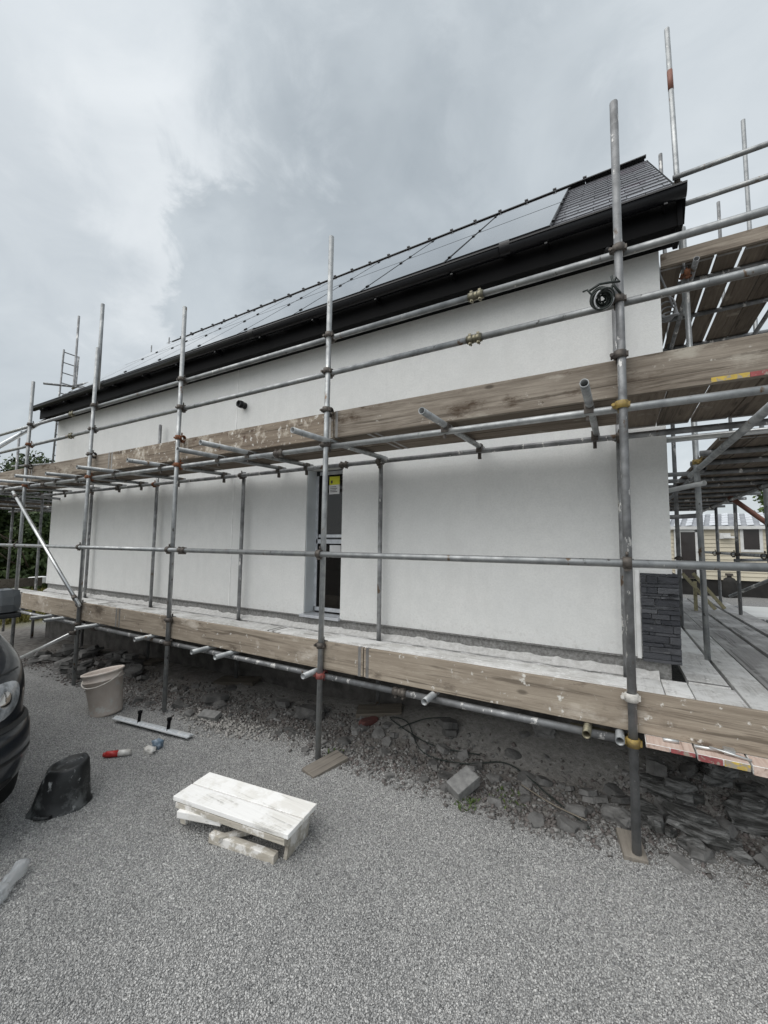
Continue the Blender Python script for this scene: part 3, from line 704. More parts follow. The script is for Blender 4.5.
# far end toe board
mb = MB(); mb.bx(-12.04, -12.0, 3.16, 4.6, .80, 1.0, .004); mb.build('toe_board', m_pad, sc)

# deck boards: loose planks lying on the tubes
rows = [('outermost', 3.165, 3.385), ('second', 3.395, 3.612), ('third', 3.622, 3.838), ('fourth', 3.862, 4.108)]
segs = [('at the far end', -11.95, -7.72), ('before the tall window', -7.71, -3.80), ('at the stone corner end', -3.79, .115)]
for i, (rn, ya, yb) in enumerate(rows):
    for j, (sn, xa, xb) in enumerate(segs):
        d = .14*((i*2+j) % 3-1) if j < 2 else 0
        x0 = xa+(.14*((i*2+j-1) % 3-1) if j > 0 else 0)
        board(x0, xb+d if j < 2 else xb, ya, yb, .757, .795+.002*((i+j) % 3), m_deck['x'], None, 'scaffold_board',
              f'dusty white plank, {rn} row from the lower toe board, {sn}', 'planks of the lower front deck', 'x', True)
board(-10.9, -3.8, 4.203, 4.288, .757, .792, m_deck['x'], None, 'scaffold_board', 'narrow dusty batten against the wall foot, left of the tall window', 'battens at the wall foot', 'x', False, cat='batten')
board(-3.79, .10, 4.203, 4.288, .757, .792, m_deck['x'], None, 'scaffold_board', 'narrow dusty batten against the wall foot, right of the tall window', 'battens at the wall foot', 'x', False, cat='batten')
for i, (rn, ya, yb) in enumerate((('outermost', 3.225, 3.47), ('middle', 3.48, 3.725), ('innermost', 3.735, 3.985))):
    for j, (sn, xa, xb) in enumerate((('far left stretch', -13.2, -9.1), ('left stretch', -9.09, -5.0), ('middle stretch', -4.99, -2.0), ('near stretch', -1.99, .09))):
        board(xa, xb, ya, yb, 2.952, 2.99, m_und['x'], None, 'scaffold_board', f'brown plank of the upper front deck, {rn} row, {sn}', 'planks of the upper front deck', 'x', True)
for i, (xa, xb) in enumerate(((.10, .335), (.345, .565), (.585, .82), (.83, 1.07), (1.08, 1.32), (1.33, 1.57))):
    board(xa, xb, 3.215, 4.2, 2.952, 2.99, m_und['y'], None, 'scaffold_board', f'short brown crosswise plank of the upper deck, {("first","second","third","fourth","fifth","sixth")[i]} past the house corner', 'short crosswise upper planks', 'y', True)
# short boards with painted ends at the near corner
for i, (xa, xb, ma, mb_, tx) in enumerate(((.13, .368, None, m_red, 'flaked pink'), (.376, .606, m_red, m_yel, 'red and yellow'), (.616, .772, m_padl, None, 'pale grey'))):
    o = board(xa, xb, 2.985, 4.2, .712-.012*i, .735-.0*i, m_deck['y'], None, 'scaffold_board', f'short corner plank with {tx} painted end under the near toe board', 'short planks with painted ends', 'y', False)
    zz0, zz1 = .712-.012*i, .735
    mid = (xa+xb)/2
    for a, b, m_ in ((xa, mid-.002, m_paintend if i != 1 else m_red), (mid+.002, xb, mb_ or m_paintend)):
        k = MB(); k.bx(a+.002, b-.002, 2.979, 2.984, zz0+.001, zz1-.001); e = k.build('painted_end', m_, None, Vector(((xa+xb)/2, (2.985+4.2)/2, (zz0+zz1)/2))); e.location = (0, 0, 0); e.parent = o
    k = MB(); k.bx(xa+.003, xb-.003, 2.99, 3.11, .7355, .737); e = k.build('paint_band', m_paintend, None, Vector(((xa+xb)/2, (2.985+4.2)/2, (zz0+zz1)/2))); e.location = (0, 0, 0); e.parent = o
# boards of the return along the gable
gb = [('next to the stone cladding', .50, .772, 4.25, 8.2), ('second out from the stone cladding', .80, 1.01, 3.17, 7.0), ('third out from the stone cladding', 1.022, 1.318, 3.17, 7.4), ('fourth out from the stone cladding', 1.362, 1.632, 3.17, 6.9), ('fifth out from the stone cladding', 1.69, 1.96, 3.17, 7.1)]
for i, (tx, xa, xb, ya, yb) in enumerate(gb):
    board(xa, xb, ya, yb, .757, .797, m_deck['y'] if i < 2 else m_deckg['y'], None, 'scaffold_board', f'pale plank of the lower gable walkway, {tx}', 'planks of the lower gable walkway', 'y', True)
    board(xa, xb, yb+.02, 11.3, .757, .795, m_deckg['y'], None, 'scaffold_board', f'grey plank continuing the far half of the gable walkway, {tx}', 'planks of the lower gable walkway', 'y', True)
for i, (xa, xb) in enumerate(((.121, .30), (.306, .484))):
    board(xa, xb, 3.17, 4.245, .757, .793, m_deck['y'], None, 'scaffold_board', f'short dusty crosswise plank at the stone corner, {("nearer the far end","nearer the gable walkway")[i]}', 'short crosswise corner planks', 'y', False)
board(.49, .785, 3.17, 4.22, .757, .794, m_deck['y'], None, 'scaffold_board', 'wide short dusty plank in front of the dark gap at the stone corner', None, 'y', False)

def dust_bank():
    k = MB(); rows = []
    for x in np.arange(-10.9, .33, .035):
        n1 = mnoise.noise(Vector((x*1.3, 0, 4))); n2 = mnoise.noise(Vector((x*7, 3, 1))); n3 = mnoise.noise(Vector((x*19, 8, 1)))
        top = .846+.022*n1+.02*n2+.012*n3; w = .10+.03*n2+.02*n3
        row = []
        for t_ in np.linspace(0, 1, 6):
            row.append(k.bm.verts.new(Vector((x, HY0+.022-w*t_, .794+(top-.794)*(1-t_)**1.3+.006*mnoise.noise(Vector((x*23, t_*5, 2)))))))
        rows.append(row)
    for a, b in zip(rows, rows[1:]):
        for i in range(5): f = k.bm.faces.new((a[i], a[i+1], b[i+1], b[i])); f.smooth = True
    o = k.build('mortar_droppings', M('mortar_dust', (.78, .77, .755), (.60, .59, .57), scale=22, rough=.95, bump=.8, bscale=70, bdist=.012, spl=(((.36, .35, .33), 30, .66, .06, None),)), None, None)
    tag(o, 'pale mortar dust banked along the foot of the wall on the lower deck', 'mortar dust', None, 'stuff')
dust_bank()

# gable scaffold (right)
GX, GO = .783, 1.80
gs = thing('scaffold', (1.3, 7.2, .3), 'tall tube scaffold beside the gable at the stone corner', 'scaffold')
st = pole(gs, 'standard', (.779, 5.194, -.1), (.735, 5.194, 5.35), m_tube); coupler(st, .76, 5.194, 2.78, 'y', 'y', 1); coupler(st, .745, 5.194, 4.80, 'r', 'x', -1)
st = pole(gs, 'standard', (.738, 5.25, 4.4), (.682, 5.25, 7.83), m_tube); coupler(st, .706, 5.25, 5.91, 'd', 'x', -1); coupler(st, .712, 5.25, 5.57, 'd', 'x', -1)
mb = MB(); mb.tube((.738-.01633*2.66, 5.25, 7.06), (.738-.01633*2.90, 5.25, 7.30), TR+.0015, 14, False); mb.build('paint_mark', m_redtube, gs)
st = pole(gs, 'standard', (.788, 7.13, -.1), (.775, 7.13, 7.93), m_tubed); coupler(st, .786, 7.13, 2.75, 'd', 'y', 1); coupler(st, .79, 7.13, 1.75, 'd')
for y in (9.6, 12.0):
    st = pole(gs, 'standard', (.80, y, .2), (.80, y, 3.4), m_tubed); coupler(st, .8, y, 1.75, 'd')
for y, zt, zb in ((5.25, 5.2, -.1), (7.32, 8.13, .2), (8.96, 8.14, .35), (10.45, 3.1, .45), (12.1, 3.1, .5)):
    st = pole(gs, 'standard', (GO, y, zb), (GO, y, zt), m_tubed if y > 8 and zt < 5 or y == 8.96 else m_tube); coupler(st, GO, y, 1.80, 'd', 'y', -1); coupler(st, GO, y, 2.74, 'd', 'y', -1)
for p0, p1 in (((.66, 5.14, 5.915), (2.3, 5.14, 5.94)), ((.66, 5.14, 5.575), (2.3, 5.14, 5.60))): pole(gs, 'guard_rail', p0, p1)
pole(gs, 'guard_rail', (GO+.05, 3.5, 1.80), (GO+.05, 12.4, 1.80), m_tubed); pole(gs, 'guard_rail', (2.2, 8.96, 1.72), (1.74, 8.9, 1.70), m_tubed)
pole(gs, 'ledger', (GX-.03, 2.85, 2.665), (GX-.03, 5.6, 2.70)); pole(gs, 'ledger', (GX+.05, 5.3, 2.73), (GX+.05, 12.3, 2.73), m_tubed); pole(gs, 'ledger', (GO-.05, 4.4, 2.73), (GO-.05, 12.3, 2.73), m_tubed)
pole(gs, 'transom', (.315, 4.30, 2.845), (2.1, 4.30, 2.85), m_alu)
for y in (4.75, 5.3, 6.0, 6.6, 7.2, 7.9, 8.6, 9.4, 10.2, 11.0, 11.8): pole(gs, 'transom', (.55 if y > 5.3 else .72, y, 2.785), (2.05, y, 2.785), m_tubed)
for y in (3.9, 5.4, 7.2, 9.0, 10.8): pole(gs, 'transom', (.52, y, .72), (2.15, y, .72), m_tubed)
pole(gs, 'ledger', (GX+.06, 3.2, .67), (GX+.06, 12, .67), m_tubed); pole(gs, 'ledger', (GO+.06, 3.3, .67), (GO+.06, 12, .67), m_tubed)
pole(gs, 'brace', (1.75, 9.4, 1.05), (2.6, 8.4, 1.75), m_tubed); pole(gs, 'brace', (1.72, 8.9, 2.78), (2.6, 9.1, 1.96), m_redtube, .04)
pole(gs, 'transom', (.43, 5.6, 2.52), (.80, 5.1, 2.55), m_alu); pole(gs, 'transom', (.45, 6.0, 2.26), (.86, 6.0, 2.28), m_tubed)
# middle gable deck
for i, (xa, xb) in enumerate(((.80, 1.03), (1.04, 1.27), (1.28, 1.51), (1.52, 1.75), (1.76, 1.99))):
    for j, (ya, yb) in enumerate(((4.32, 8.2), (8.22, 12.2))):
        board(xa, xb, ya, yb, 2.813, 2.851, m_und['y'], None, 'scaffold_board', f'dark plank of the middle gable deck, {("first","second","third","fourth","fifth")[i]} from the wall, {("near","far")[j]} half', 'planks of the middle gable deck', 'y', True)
# high gable deck
for i, (xa, xb) in enumerate(((.515, .708), (.735, .975), (1.004, 1.195), (1.232, 1.47), (1.48, 1.70))):
    board(xa, xb, 5.11, 8.6, 4.90, 4.94, m_und['y'], None, 'scaffold_board', f'brown plank of the high gable deck, {("first","second","third","fourth","fifth")[i]} from the house wall', 'planks of the high gable deck', 'y', True)
board(.512, 2.3, 5.068, 5.106, 4.90, 5.045, m_toeg, gs, bands=False)
for y in (5.45, 6.3, 7.25, 8.3): pole(gs, 'transom', (.70, y, 4.873), (2.0, y, 4.873), m_tubed)
pole(gs, 'ledger', (.80, 4.95, 4.82), (.80, 8.9, 4.82), m_tubed); pole(gs, 'ledger', (1.74, 5.0, 4.82), (1.74, 8.9, 4.82), m_tubed)
# left gable scaffold
ls = thing('scaffold', (-12, 5.5, -.3), 'tube scaffold round the far left gable end', 'scaffold')
for x, y, zb, zt in ((-12.0, 4.95, -.3, 7.72), (-12.7, 6.5, -.4, 4.3), (-11.9, 6.6, -.4, 4.2)): pole(ls, 'standard', (x, y, zb), (x, y, zt), m_tubed)
pole(ls, 'guard_rail', (-12.1, 4.35, 5.72), (-11.9, 5.05, 5.83), m_tubed); pole(ls, 'guard_rail', (-12.0, 4.9, 5.82), (-11.6, 5.6, 6.2), m_tubed); pole(ls, 'guard_rail', (-13.1, 4.22, 3.72), (-11.0, 4.22, 3.60), m_tubed)
coupler(ls.children[0], -12.0, 4.95, 5.78, 'z')
for y in (4.4, 5.4, 6.6): pole(ls, 'transom', (-13.6, y, 2.60), (-11.2, y, 2.60), m_tubed)
for x in (-13.2, -11.5): pole(ls, 'ledger', (x, 2.9, 2.66), (x, 9, 2.66), m_tubed)
for x in (-12.3, -11.7, -10.6): pole(ls, 'transom', (x, 2.5, 2.80), (x, 4.6, 2.80), m_tubed)
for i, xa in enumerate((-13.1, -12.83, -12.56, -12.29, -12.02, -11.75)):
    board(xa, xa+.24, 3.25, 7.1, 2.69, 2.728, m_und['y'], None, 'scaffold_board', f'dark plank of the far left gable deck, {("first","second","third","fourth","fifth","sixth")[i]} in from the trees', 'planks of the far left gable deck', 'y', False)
# rear scaffold
rs = thing('scaffold', (-13, 11, 0), 'scaffold poles behind the house, tips showing above the ridge', 'scaffold')
for x, zt in ((-16.7, 10.77), (-18.0, 10.72)): pole(rs, 'standard', (x, 10.3, -.4), (x, 10.3, zt), m_tubed)
pole(rs, 'ledger', (-18.6, 10.36, 2.8), (-8, 10.36, 2.8), m_tubed)
# ladder on the far gable
ld = thing('ladder', (-12.2, 4.6, 2.7), 'grey ladder rising above the far left eave', 'ladder')
for y0 in (4.70, 5.03): pole(ld, 'rail', (-12.25, y0, 2.75), (-12.05, y0, 6.72-.05*(y0 > 4.8)), m_tubed, .021)
for i in range(15): pole(ld, 'rung', (-12.24+.013*i, 4.70, 2.95+.265*i), (-12.24+.013*i, 5.03, 2.95+.265*i), m_tubed, .013)

# sole boards under the standards
pads = [(-2.27, 3.03, .38, .17, 1.30, 'slanting weathered plank under the second front scaffold standard', m_padl), (.04, 3.16, .24, .13, 1.75, 'grey wood offcut under the near front standard', m_padl), (-4.66, 4.14, .62, .24, .25, 'dark sole board under the inner standard beside the white bucket', m_pad), (-2.33, 4.08, .50, .24, .45, 'dark sole board under the inner standard below the tall window', m_pad),
        (-6.85, 4.12, .55, .24, .2, 'dark sole board under the inner standard above the slate heap', m_pad)]
for x, y, l, w, a, tx, m_ in pads:
    k = MB(); k.box((0, 0, 0), (l, w, .045), None, .005); o = k.build('sole_board', m_, None); o.location = (x, y, h1(x, y)+.012); o.rotation_euler = (R(3), R(-4), a); tag(o, tx, 'board')

# things tied to the scaffold ------------------------------------------------
ho = thing('hose_coil', (-.04, 2.98, 3.56), 'small coil of black cable with one pale loop tied to the near standard', 'cable coil')
d = Vector((.15, -1, -.62)).normalized(); e1 = d.orthogonal().normalized(); e2 = d.cross(e1); a = Vector((-.035, 3.04, 3.585))
for nm, m_, offs in (('loops', m_cabled, [(.02, .060), (.034, .064), (.048, .058), (.062, .063), (.076, .056), (.09, .061), (.104, .058), (.05, .050), (.07, .048), (.085, .052), (.03, .052)]), ('pale_loop', M('pale_loop', (.50, .51, .52), rough=.45), [(.105, .0605)])):
    k = MB()
    for dz, rr in offs:
        ph = random.uniform(0, 6); t1, t2 = random.uniform(-.28, .28), random.uniform(-.28, .28); sx = random.uniform(.9, 1.12); off = e1*random.uniform(-.009, .009)+e2*random.uniform(-.009, .009)
        k.path([a+off+d*(dz+t1*rr*math.cos(t)+t2*rr*math.sin(t))+(e1*math.cos(t)*sx+e2*math.sin(t))*(rr+.004*math.sin(2*t+ph)) for t in np.linspace(0, 2*math.pi, 29)], .0062 if nm == 'loops' else .005, 7)
    k.build(nm, m_, ho)
k = MB(); k.path([a+d*(.055+.02*math.sin(t*1.3))+(e1*math.cos(t)+e2*math.sin(t)*.9)*(.05-.006*t/6.283)+e2*.006*math.sin(t*2.3) for t in np.linspace(0, 6.283*5.5, 110)], .0062, 7); k.path([a+d*.06-e2*.05, a+d*.08-e2*.08+e1*.01, a+d*.07-e2*.12, a+d*.05-e2*.135+e1*.02], .0062, 7); k.build('inner_loops', m_cabled, ho)
k = MB(); k.path([(-.10, 2.95, 3.615), (-.04, 2.97, 3.655), (.02, 3.0, 3.665), (.075, 3.045, 3.68), (.06, 3.05, 3.72), (.03, 3.055, 3.66), (.04, 3.045, 3.57)], .008, 7); k.path([(.03, 3.055, 3.74), (.045, 3.05, 3.66), (.08, 3.05, 3.60)], .008, 7); k.build('tie', m_cabled, ho)
k = MB()
for i in range(5):
    cx, cz, r_ = .49+.012*i, 4.20-.02*i, .13-.012*i
    k.path([(cx+r_*.62*math.cos(t), 4.62+.03*i*math.sin(t), cz+r_*math.sin(t)*(1.0-.1*i)) for t in np.linspace(0, 2*math.pi, 25)], .008, 7)
k.path([(.44, 4.6, 4.75), (.455, 4.6, 4.55), (.52, 4.61, 4.33), (.55, 4.62, 4.2)], .008, 7)
o = k.build('cable_coil', m_cable, None, Vector((.5, 4.62, 4.1))); tag(o, 'grey cable coil hanging at the top corner of the gable', 'cable')
# spanner lying under the near toe board
k = MB(); k.tube((.37, 3.045, .752), (.55, 3.065, .752), .009, 8, False); k.tube((.44, 3.05, .762), (.62, 3.02, .745), .007, 8, False); k.box((.53, 3.06, .757), (.05, .04, .03)); k.tube((.22, 3.06, .748), (.30, 3.07, .748), .012, 8, False)
o = k.build('scaffold_spanner', m_alu, None, Vector((.5, 3.05, .75))); tag(o, 'silver scaffold spanner lying on the painted plank ends', 'spanner')

# ------------------------------------------------------------------ van
van = thing('parked_van', (-4.35, .5, 0), 'dark blue grey van nosing in at the left edge', 'van')
VX, VY = -3.35, .5
ZL = [.17, .22, .30, .42, .52, .60, .645, .66, .70, .80, .90, .97, 1.03, 1.08, 1.13, 1.18, 1.22, 1.30, 1.45, 1.60, 1.75, 1.88, 1.97, 2.04, 2.09, 2.115]
XF = [-.22, -.10, -.03, 0, 0, -.02, -.05, -.085, -.10, -.12, -.16, -.21, -.30, -.42, -.60, -.82, -1.0, -1.07, -1.20, -1.34, -1.48, -1.62, -1.75, -1.9, -2.1, -2.5]
HW = [.80, .88, .93, .955, .96, .96, .95, .938, .94, .95, .955, .955, .95, .945, .94, .935, .93, .92, .90, .875, .85, .825, .80, .76, .70, .55]
def vslice(z, n=72):
    xf = VX+float(np.interp(z, ZL, XF)); w = float(np.interp(z, ZL, HW)); xr = VX-4.9+.02*z
    rf = min(.56, w*.6); rr = .18; pts = []
    def arc(cx, cy, r_, a0, a1, m):
        for i in range(m): a = a0+(a1-a0)*i/(m-1); pts.append((cx+r_*math.cos(a), cy+r_*math.sin(a)))
    # nose slightly bowed: side -> front -> side -> rear
    for i in range(10): pts.append((xr+rr+(xf-rf-xr-rr)*i/10, VY+w))
    arc(xf-rf, VY+w-rf, rf, math.pi/2, 0, 14)
    for i in range(1, 10): pts.append((xf+.03*math.sin(math.pi*i/10), VY+(w-rf)*(1-2*i/10)))
    arc(xf-rf, VY-w+rf, rf, 0, -math.pi/2, 14)
    for i in range(1, 11): pts.append((xf-rf+(xr+rr-xf+rf)*i/10, VY-w))
    arc(xr+rr, VY-w+rr, rr, -math.pi/2, -math.pi, 5); arc(xr+rr, VY+w-rr, rr, math.pi, math.pi/2, 5)
    return [Vector((x, y, z)) for x, y in pts]
def vgrid(z0, z1, m, i0=None, i1=None, off=0.0):
    k = MB(); rows = []
    for z in np.linspace(z0, z1, m) if m else sorted(set(list(np.linspace(.17, 2.115, 60))+[.655, .665])):
        s = vslice(float(z))
        if off:
            c = [s[i]+(Vector((s[i].x-(VX-2.4), s[i].y-VY, 0)).normalized()*off) for i in range(len(s))]; s = c
        if i0 is not None: s = s[i0:i1+1]
        rows.append([k.bm.verts.new(p) for p in s])
    nn = len(rows[0])
    for a, b in zip(rows, rows[1:]):
        for i in range(nn if i0 is None else nn-1):
            f = k.bm.faces.new((a[i], a[(i+1) % nn], b[(i+1) % nn], b[i])); f.smooth = True
    if i0 is None: k.bm.faces.new(rows[0]); k.bm.faces.new(rows[-1])
    return k
vgrid(0, 0, 0).build('body', m_van, van)
def patch(name, mat, z0, z1, i0, i1, off=.006): return vgrid(z0, z1, 10, i0, i1, off).build(name, mat, van)
patch('windscreen', m_vang, 1.25, 1.93, 20, 37); patch('side_window', m_vang, 1.30, 1.85, 4, 11); patch('side_window', m_vang, 1.30, 1.85, 46, 53)
patch('lower_grille', m_vanp, .25, .38, 19, 37); patch('grille', m_vanp, .72, .88, 26, 30, .008)
def vpt(i, z):
    sl = vslice(z); k0 = int(math.floor(i)); f = i-k0; return sl[k0].lerp(sl[k0+1], f)
def disc(name, mat, ic, zc, ai, az, off, parent, p=2.0, n=28, rings=6, lean=0.0):
    """a rounded patch lying on the bodywork"""
    k = MB(); rows = []
    for r_ in range(rings+1):
        row = []
        for q_ in range(n):
            a = 2*math.pi*q_/n; c, s_ = math.cos(a), math.sin(a); rr = r_/rings if r_ else .02
            u = math.copysign(abs(c)**(2/p), c)*rr; v_ = math.copysign(abs(s_)**(2/p), s_)*rr
            P = vpt(ic+ai*u+lean*v_, zc+az*v_); dr = Vector((P.x-(VX-1.2), P.y-VY, 0)).normalized()
            row.append(k.bm.verts.new(P+dr*(off*(1-.6*rr**4))))
        rows.append(row)
    for a, b in zip(rows, rows[1:]): k.bridge(a, b)
    k.bm.faces.new(rows[0]); return k.build(name, mat, parent)
for sg in (1, -1):
    m_ = (lambda i: i) if sg == 1 else (lambda i: 56-i)
    hl = disc('headlight', m_lamp, m_(19.2), .815, 3.6, .115, .012, van, 2.6, lean=-.5*sg)
    disc('reflector', m_chrome, m_(20.2), .80, 1.2, .07, .016, hl); disc('reflector', m_chrome, m_(17.9), .825, .9, .06, .016, hl); disc('lens_rim', m_vanp, m_(19.0), .80, .35, .10, .017, hl)
    disc('fog_recess', m_vanp, m_(18.5), .30, 2.2, .045, .006, van, 2.4)
for i0, i1 in ((13, 21), (35, 43)):
    patch('bumper_groove', m_vanp, .455, .475, i0, i1, .004)
for i0, i1 in ((15, 27), (29, 41)): patch('bonnet_gap', m_vanp, .972, .980, i0, i1, .003)
for i_ in (7, 49): patch('door_gap', m_vanp, .45, 1.28, i_, i_+1, .0015) if False else None
patch('bumper_strip', m_vanp, .645, .668, 8, 48, .008)
for s in (1, -1):
    mr = MB(); c = Vector((-4.86, VY+s*1.075, 1.335))
    mr.box(c+Vector((.005, 0, 0)), (.17, .25, .235), Matrix.Rotation(.12*s, 3, 'Z') @ Matrix.Rotation(-.10, 3, 'Y'), .082)
    mo = mr.build('mirror', m_mirror, van)
    k = MB(); k.bx(c.x-.09, c.x+.085, c.y-.12, c.y+.12, 1.185, 1.232, .015); k.box((c.x, VY+s*.98, 1.22), (.08, .2, .05)); k.build('arm', m_vanp, mo)
    k = MB(); k.box((c.x-.098, c.y, c.z), (.008, .19, .17)); k.build('mirror_glass', m_chrome, mo)
for x in (-4.22, -7.15):
    for s in (1, -1):
        k = MB(); yc = VY+s*.83
        k.lathe([(.20, -.11), (.31, -.115), (.335, -.08), (.335, .08), (.31, .115), (.20, .11)], Matrix.Translation((x, yc, h1(x, yc)+.335)) @ Matrix.Rotation(math.pi/2, 4, 'X'), 32)
        w = k.build('wheel', m_tyre, van)
        k = MB(); k.lathe([(.20, -.118), (.19, .118)], Matrix.Translation((x, yc, h1(x, yc)+.335)) @ Matrix.Rotation(math.pi/2, 4, 'X'), 24); k.build('rim', m_vanp, w)

# ------------------------------------------------------------------ clutter on the gravel
bk = thing('plaster_bucket', (-5.33, 2.78, h1(-5.33, 2.78)), 'white mortar stained plastic bucket leaning on the gravel', 'bucket')
bm_ = Matrix.Translation((-5.33, 2.78, h1(-5.33, 2.78)-.01)) @ Matrix.Rotation(R(8), 4, Vector((.9, -.5, 0))) @ Matrix.Rotation(R(-7), 4, Vector((.5, .87, 0)))
k = MB(); k.lathe([(.0, .012), (.155, 0), (.162, .02), (.195, .40), (.212, .402), (.212, .412), (.20, .415), (.205, .475), (.222, .478), (.222, .50), (.205, .502), (.196, .48), (.186, .40), (.15, .03), (0, .03)], bm_, 36, False, False); k.build('body', m_bucket, bk)
k = MB(); k.path([bm_ @ Vector((.216*math.cos(t), .216*math.sin(t), .455-.10*math.sin((t-R(-150))/R(180)*math.pi))) for t in np.linspace(R(-150), R(30), 20)], .006, 6); k.build('handle', m_bucketi, bk)
tz = h1(-3.7, 1.64)
tb = thing('rubber_tub', (-3.71, 1.64, tz), 'black rubber builder\'s tub upside down beside the van', 'tub')
def tw(p):
    kz = p.z/.36; a = math.atan2(p.y, p.x); f = (1+.07*(1-kz)*max(0, math.cos(a+2.4)))*(1+.035*math.sin(3*a+kz*2)+.02*math.sin(7*a+1))
    return Vector((p.x*f+.02*kz, p.y*f+.03*kz, p.z+.008*math.sin(3*a)*(1-kz)+.022*kz*(.4*p.x+.9*p.y)/.15))
k = MB(); k.lathe([(.208, 0), (.213, .010), (.208, .024), (.196, .030), (.183, .12), (.165, .24), (.147, .325), (.136, .342), (.118, .345), (.112, .330), (.0, .326)], Matrix.Translation((-3.73, 1.66, tz-.01)) @ Matrix.Scale(.90, 4), 40, False, False, tw); k.build('body', m_rubber, tb)
for s_ in (-1, 1):
    c0 = Vector((-3.73, 1.66, tz-.005)); d = Vector((.52, -.85, 0))*(s_*.86); e = Vector((.85, .52, 0))
    k = MB(); k.path([c0+d*.20-e*.05+Vector((0, 0, .02)), c0+d*.235-e*.045+Vector((0, 0, .03)), c0+d*.245+Vector((0, 0, .03)), c0+d*.235+e*.045+Vector((0, 0, .03)), c0+d*.20+e*.05+Vector((0, 0, .02))], .011, 8)
    k.build('handle', m_rubber, tb)

# hop-up bench
A_, B_, C_, D_ = (Vector(p) for p in ((-2.705, 1.876, .145), (-2.746, 2.196, .145), (-1.798, 2.324, .145), (-1.75, 1.981, .145)))
hp = thing('hop_up', (-2.25, 2.09, -.05), 'plaster covered low wooden step platform lying on the gravel', 'step platform')
u = ((D_-A_)+(C_-B_)).normalized(); v = Vector((-u.y, u.x, 0)); cen = (A_+B_+C_+D_)/4; rm = basis(u)
LL = .95; WW = .335
for s in (-1, 1):
    off = cen; k = MB(); c = cen+v*(s*WW/4)
    k.box(c-Vector((0, 0, .011)), (LL, WW/2-.009, .030), rm, .004); o = k.build('top_plank', m_hop, hp)
for s in (-1, 1):
    k = MB(); k.box(cen+v*(s*(WW/2-.016))-Vector((0, 0, .049)), (LL-.05, .024, .036), rm, .003); k.build('side_rail', m_hopl, hp)
for s in (-1, 1):
    for q_ in ((-1, 1) if s < 0 else ()):
        k = MB(); k.box(cen+u*(s*(LL/2-.07))+v*(q_*(WW/2-.05))-Vector((0, 0, .105)), (.05, .035, .15), rm, .004); k.build('leg', m_hopl, hp)
    k = MB(); k.box(cen+u*(s*(LL/2-.04))-Vector((0, 0, .06 if s < 0 else .105)), (.024, WW-.10, .055 if s < 0 else .155), rm @ Matrix.Rotation(.12*s, 3, 'Y'), .003); k.build('end_rail', m_hopl, hp)
lg = h1(-2.3, 1.8)
k = MB(); k.box(Vector((-2.10, 1.955, lg+.035)), (.50, .05, .055), basis((.985, .155, -.01)), .004); o = k.build('loose_batten', m_hopl, None, Vector((-2.10, 1.955, lg))); tag(o, 'plastered batten under the near edge of the step platform', 'batten')
k = MB(); k.box(Vector((-2.47, 1.925, lg+.115)), (.34, .055, .045), basis((.96, .26, .01)), .006); o = k.build('loose_batten', m_hop, None, Vector((-2.47, 1.925, lg))); tag(o, 'short white batten tucked under the corner of the step platform', 'batten')
k = MB(); k.box(Vector((-2.17, 2.02, lg+.06)), (.30, .04, .03), basis((.6, .8, 0)), .003); k.build('cross_bar', m_hopl, hp)
k = MB(); k.box(Vector((-2.06, 2.37, lg+.05)), (.10, .06, .05), rm, .004); o = k.build('plaster_offcut', m_hop, None, Vector((-2.06, 2.37, lg))); tag(o, 'small white offcut behind the step platform', 'offcut')

# feather edge with two handles
fe = thing('straight_edge', (-4.33, 2.73, -.1), 'aluminium straight edge with two black handles on the gravel', 'straight edge')
f0 = Vector((-4.93, 2.665, h1(-4.9, 2.66)+.05)); f1 = Vector((-3.79, 2.79, h1(-3.8, 2.8)+.035)); rm2 = basis(f1-f0)
k = MB(); k.box((f0+f1)/2, ((f1-f0).length, .085, .012), rm2, .003); k.box((f0+f1)/2+Vector((0, 0, .012)), ((f1-f0).length, .03, .012), rm2, .003); k.build('blade', m_feather, fe)
for t_ in (.33, .72):
    p = f0.lerp(f1, t_); k = MB(); k.tube(p, p+Vector((.0, .01, .105)), .017, 12, False); k.tube(p+Vector((0, .01, .10)), p+Vector((0, .01, .125)), .024, 12, False); k.build('handle', m_pvcm, fe)
def cyl_thing(name, p, d, r, l, parts, label, cat):
    o = thing(name, p, label, cat); p = Vector(p); d = Vector(d).normalized(); a = 0
    for nm, f, m_, rr in parts:
        k = MB(); k.tube(p+d*l*a, p+d*l*f, r*rr, 16, False); k.build(nm, m_, o); a = f
    return o
z = h1(-4.1, 2.2)
cyl_thing('sealant_tube', (-4.19, 2.175, z+.03), (.72, .70, 0), .028, .23, (('cap', .10, m_canr, .7), ('body', .55, m_canr, 1), ('label', .97, m_canw, 1.0), ('end', 1.0, m_canw, .85)), 'red and white cartridge lying on the gravel', 'cartridge')
k = MB(); k.rock((-3.905, 2.44, z+.03), (.10, .07, .06), rotz(.4), .3, 3); o = k.build('crumpled_wrapper', m_canw, None, Vector((-3.905, 2.44, z)), True); tag(o, 'crumpled white wrapper beside the red cartridge', 'wrapper')
k = MB(); k.rock((-3.93, 2.53, z+.045), (.10, .06, .085), rotz(.4), .3, 9); o = k.build('crumpled_wrapper', m_blue, None, Vector((-3.93, 2.53, z)), True); tag(o, 'small blue wrapper behind the white one', 'wrapper')
k = MB(); k.box((-4.03, 3.20, h1(-4, 3.2)+.045), (.25, .11, .05), Matrix.Rotation(R(20), 3, 'X') @ rotz(.15), .005); o = k.build('concrete_offcut', m_block, None, Vector((-4.0, 3.2, -.1))); tag(o, 'flat pale concrete offcut right of the third standard', 'offcut')
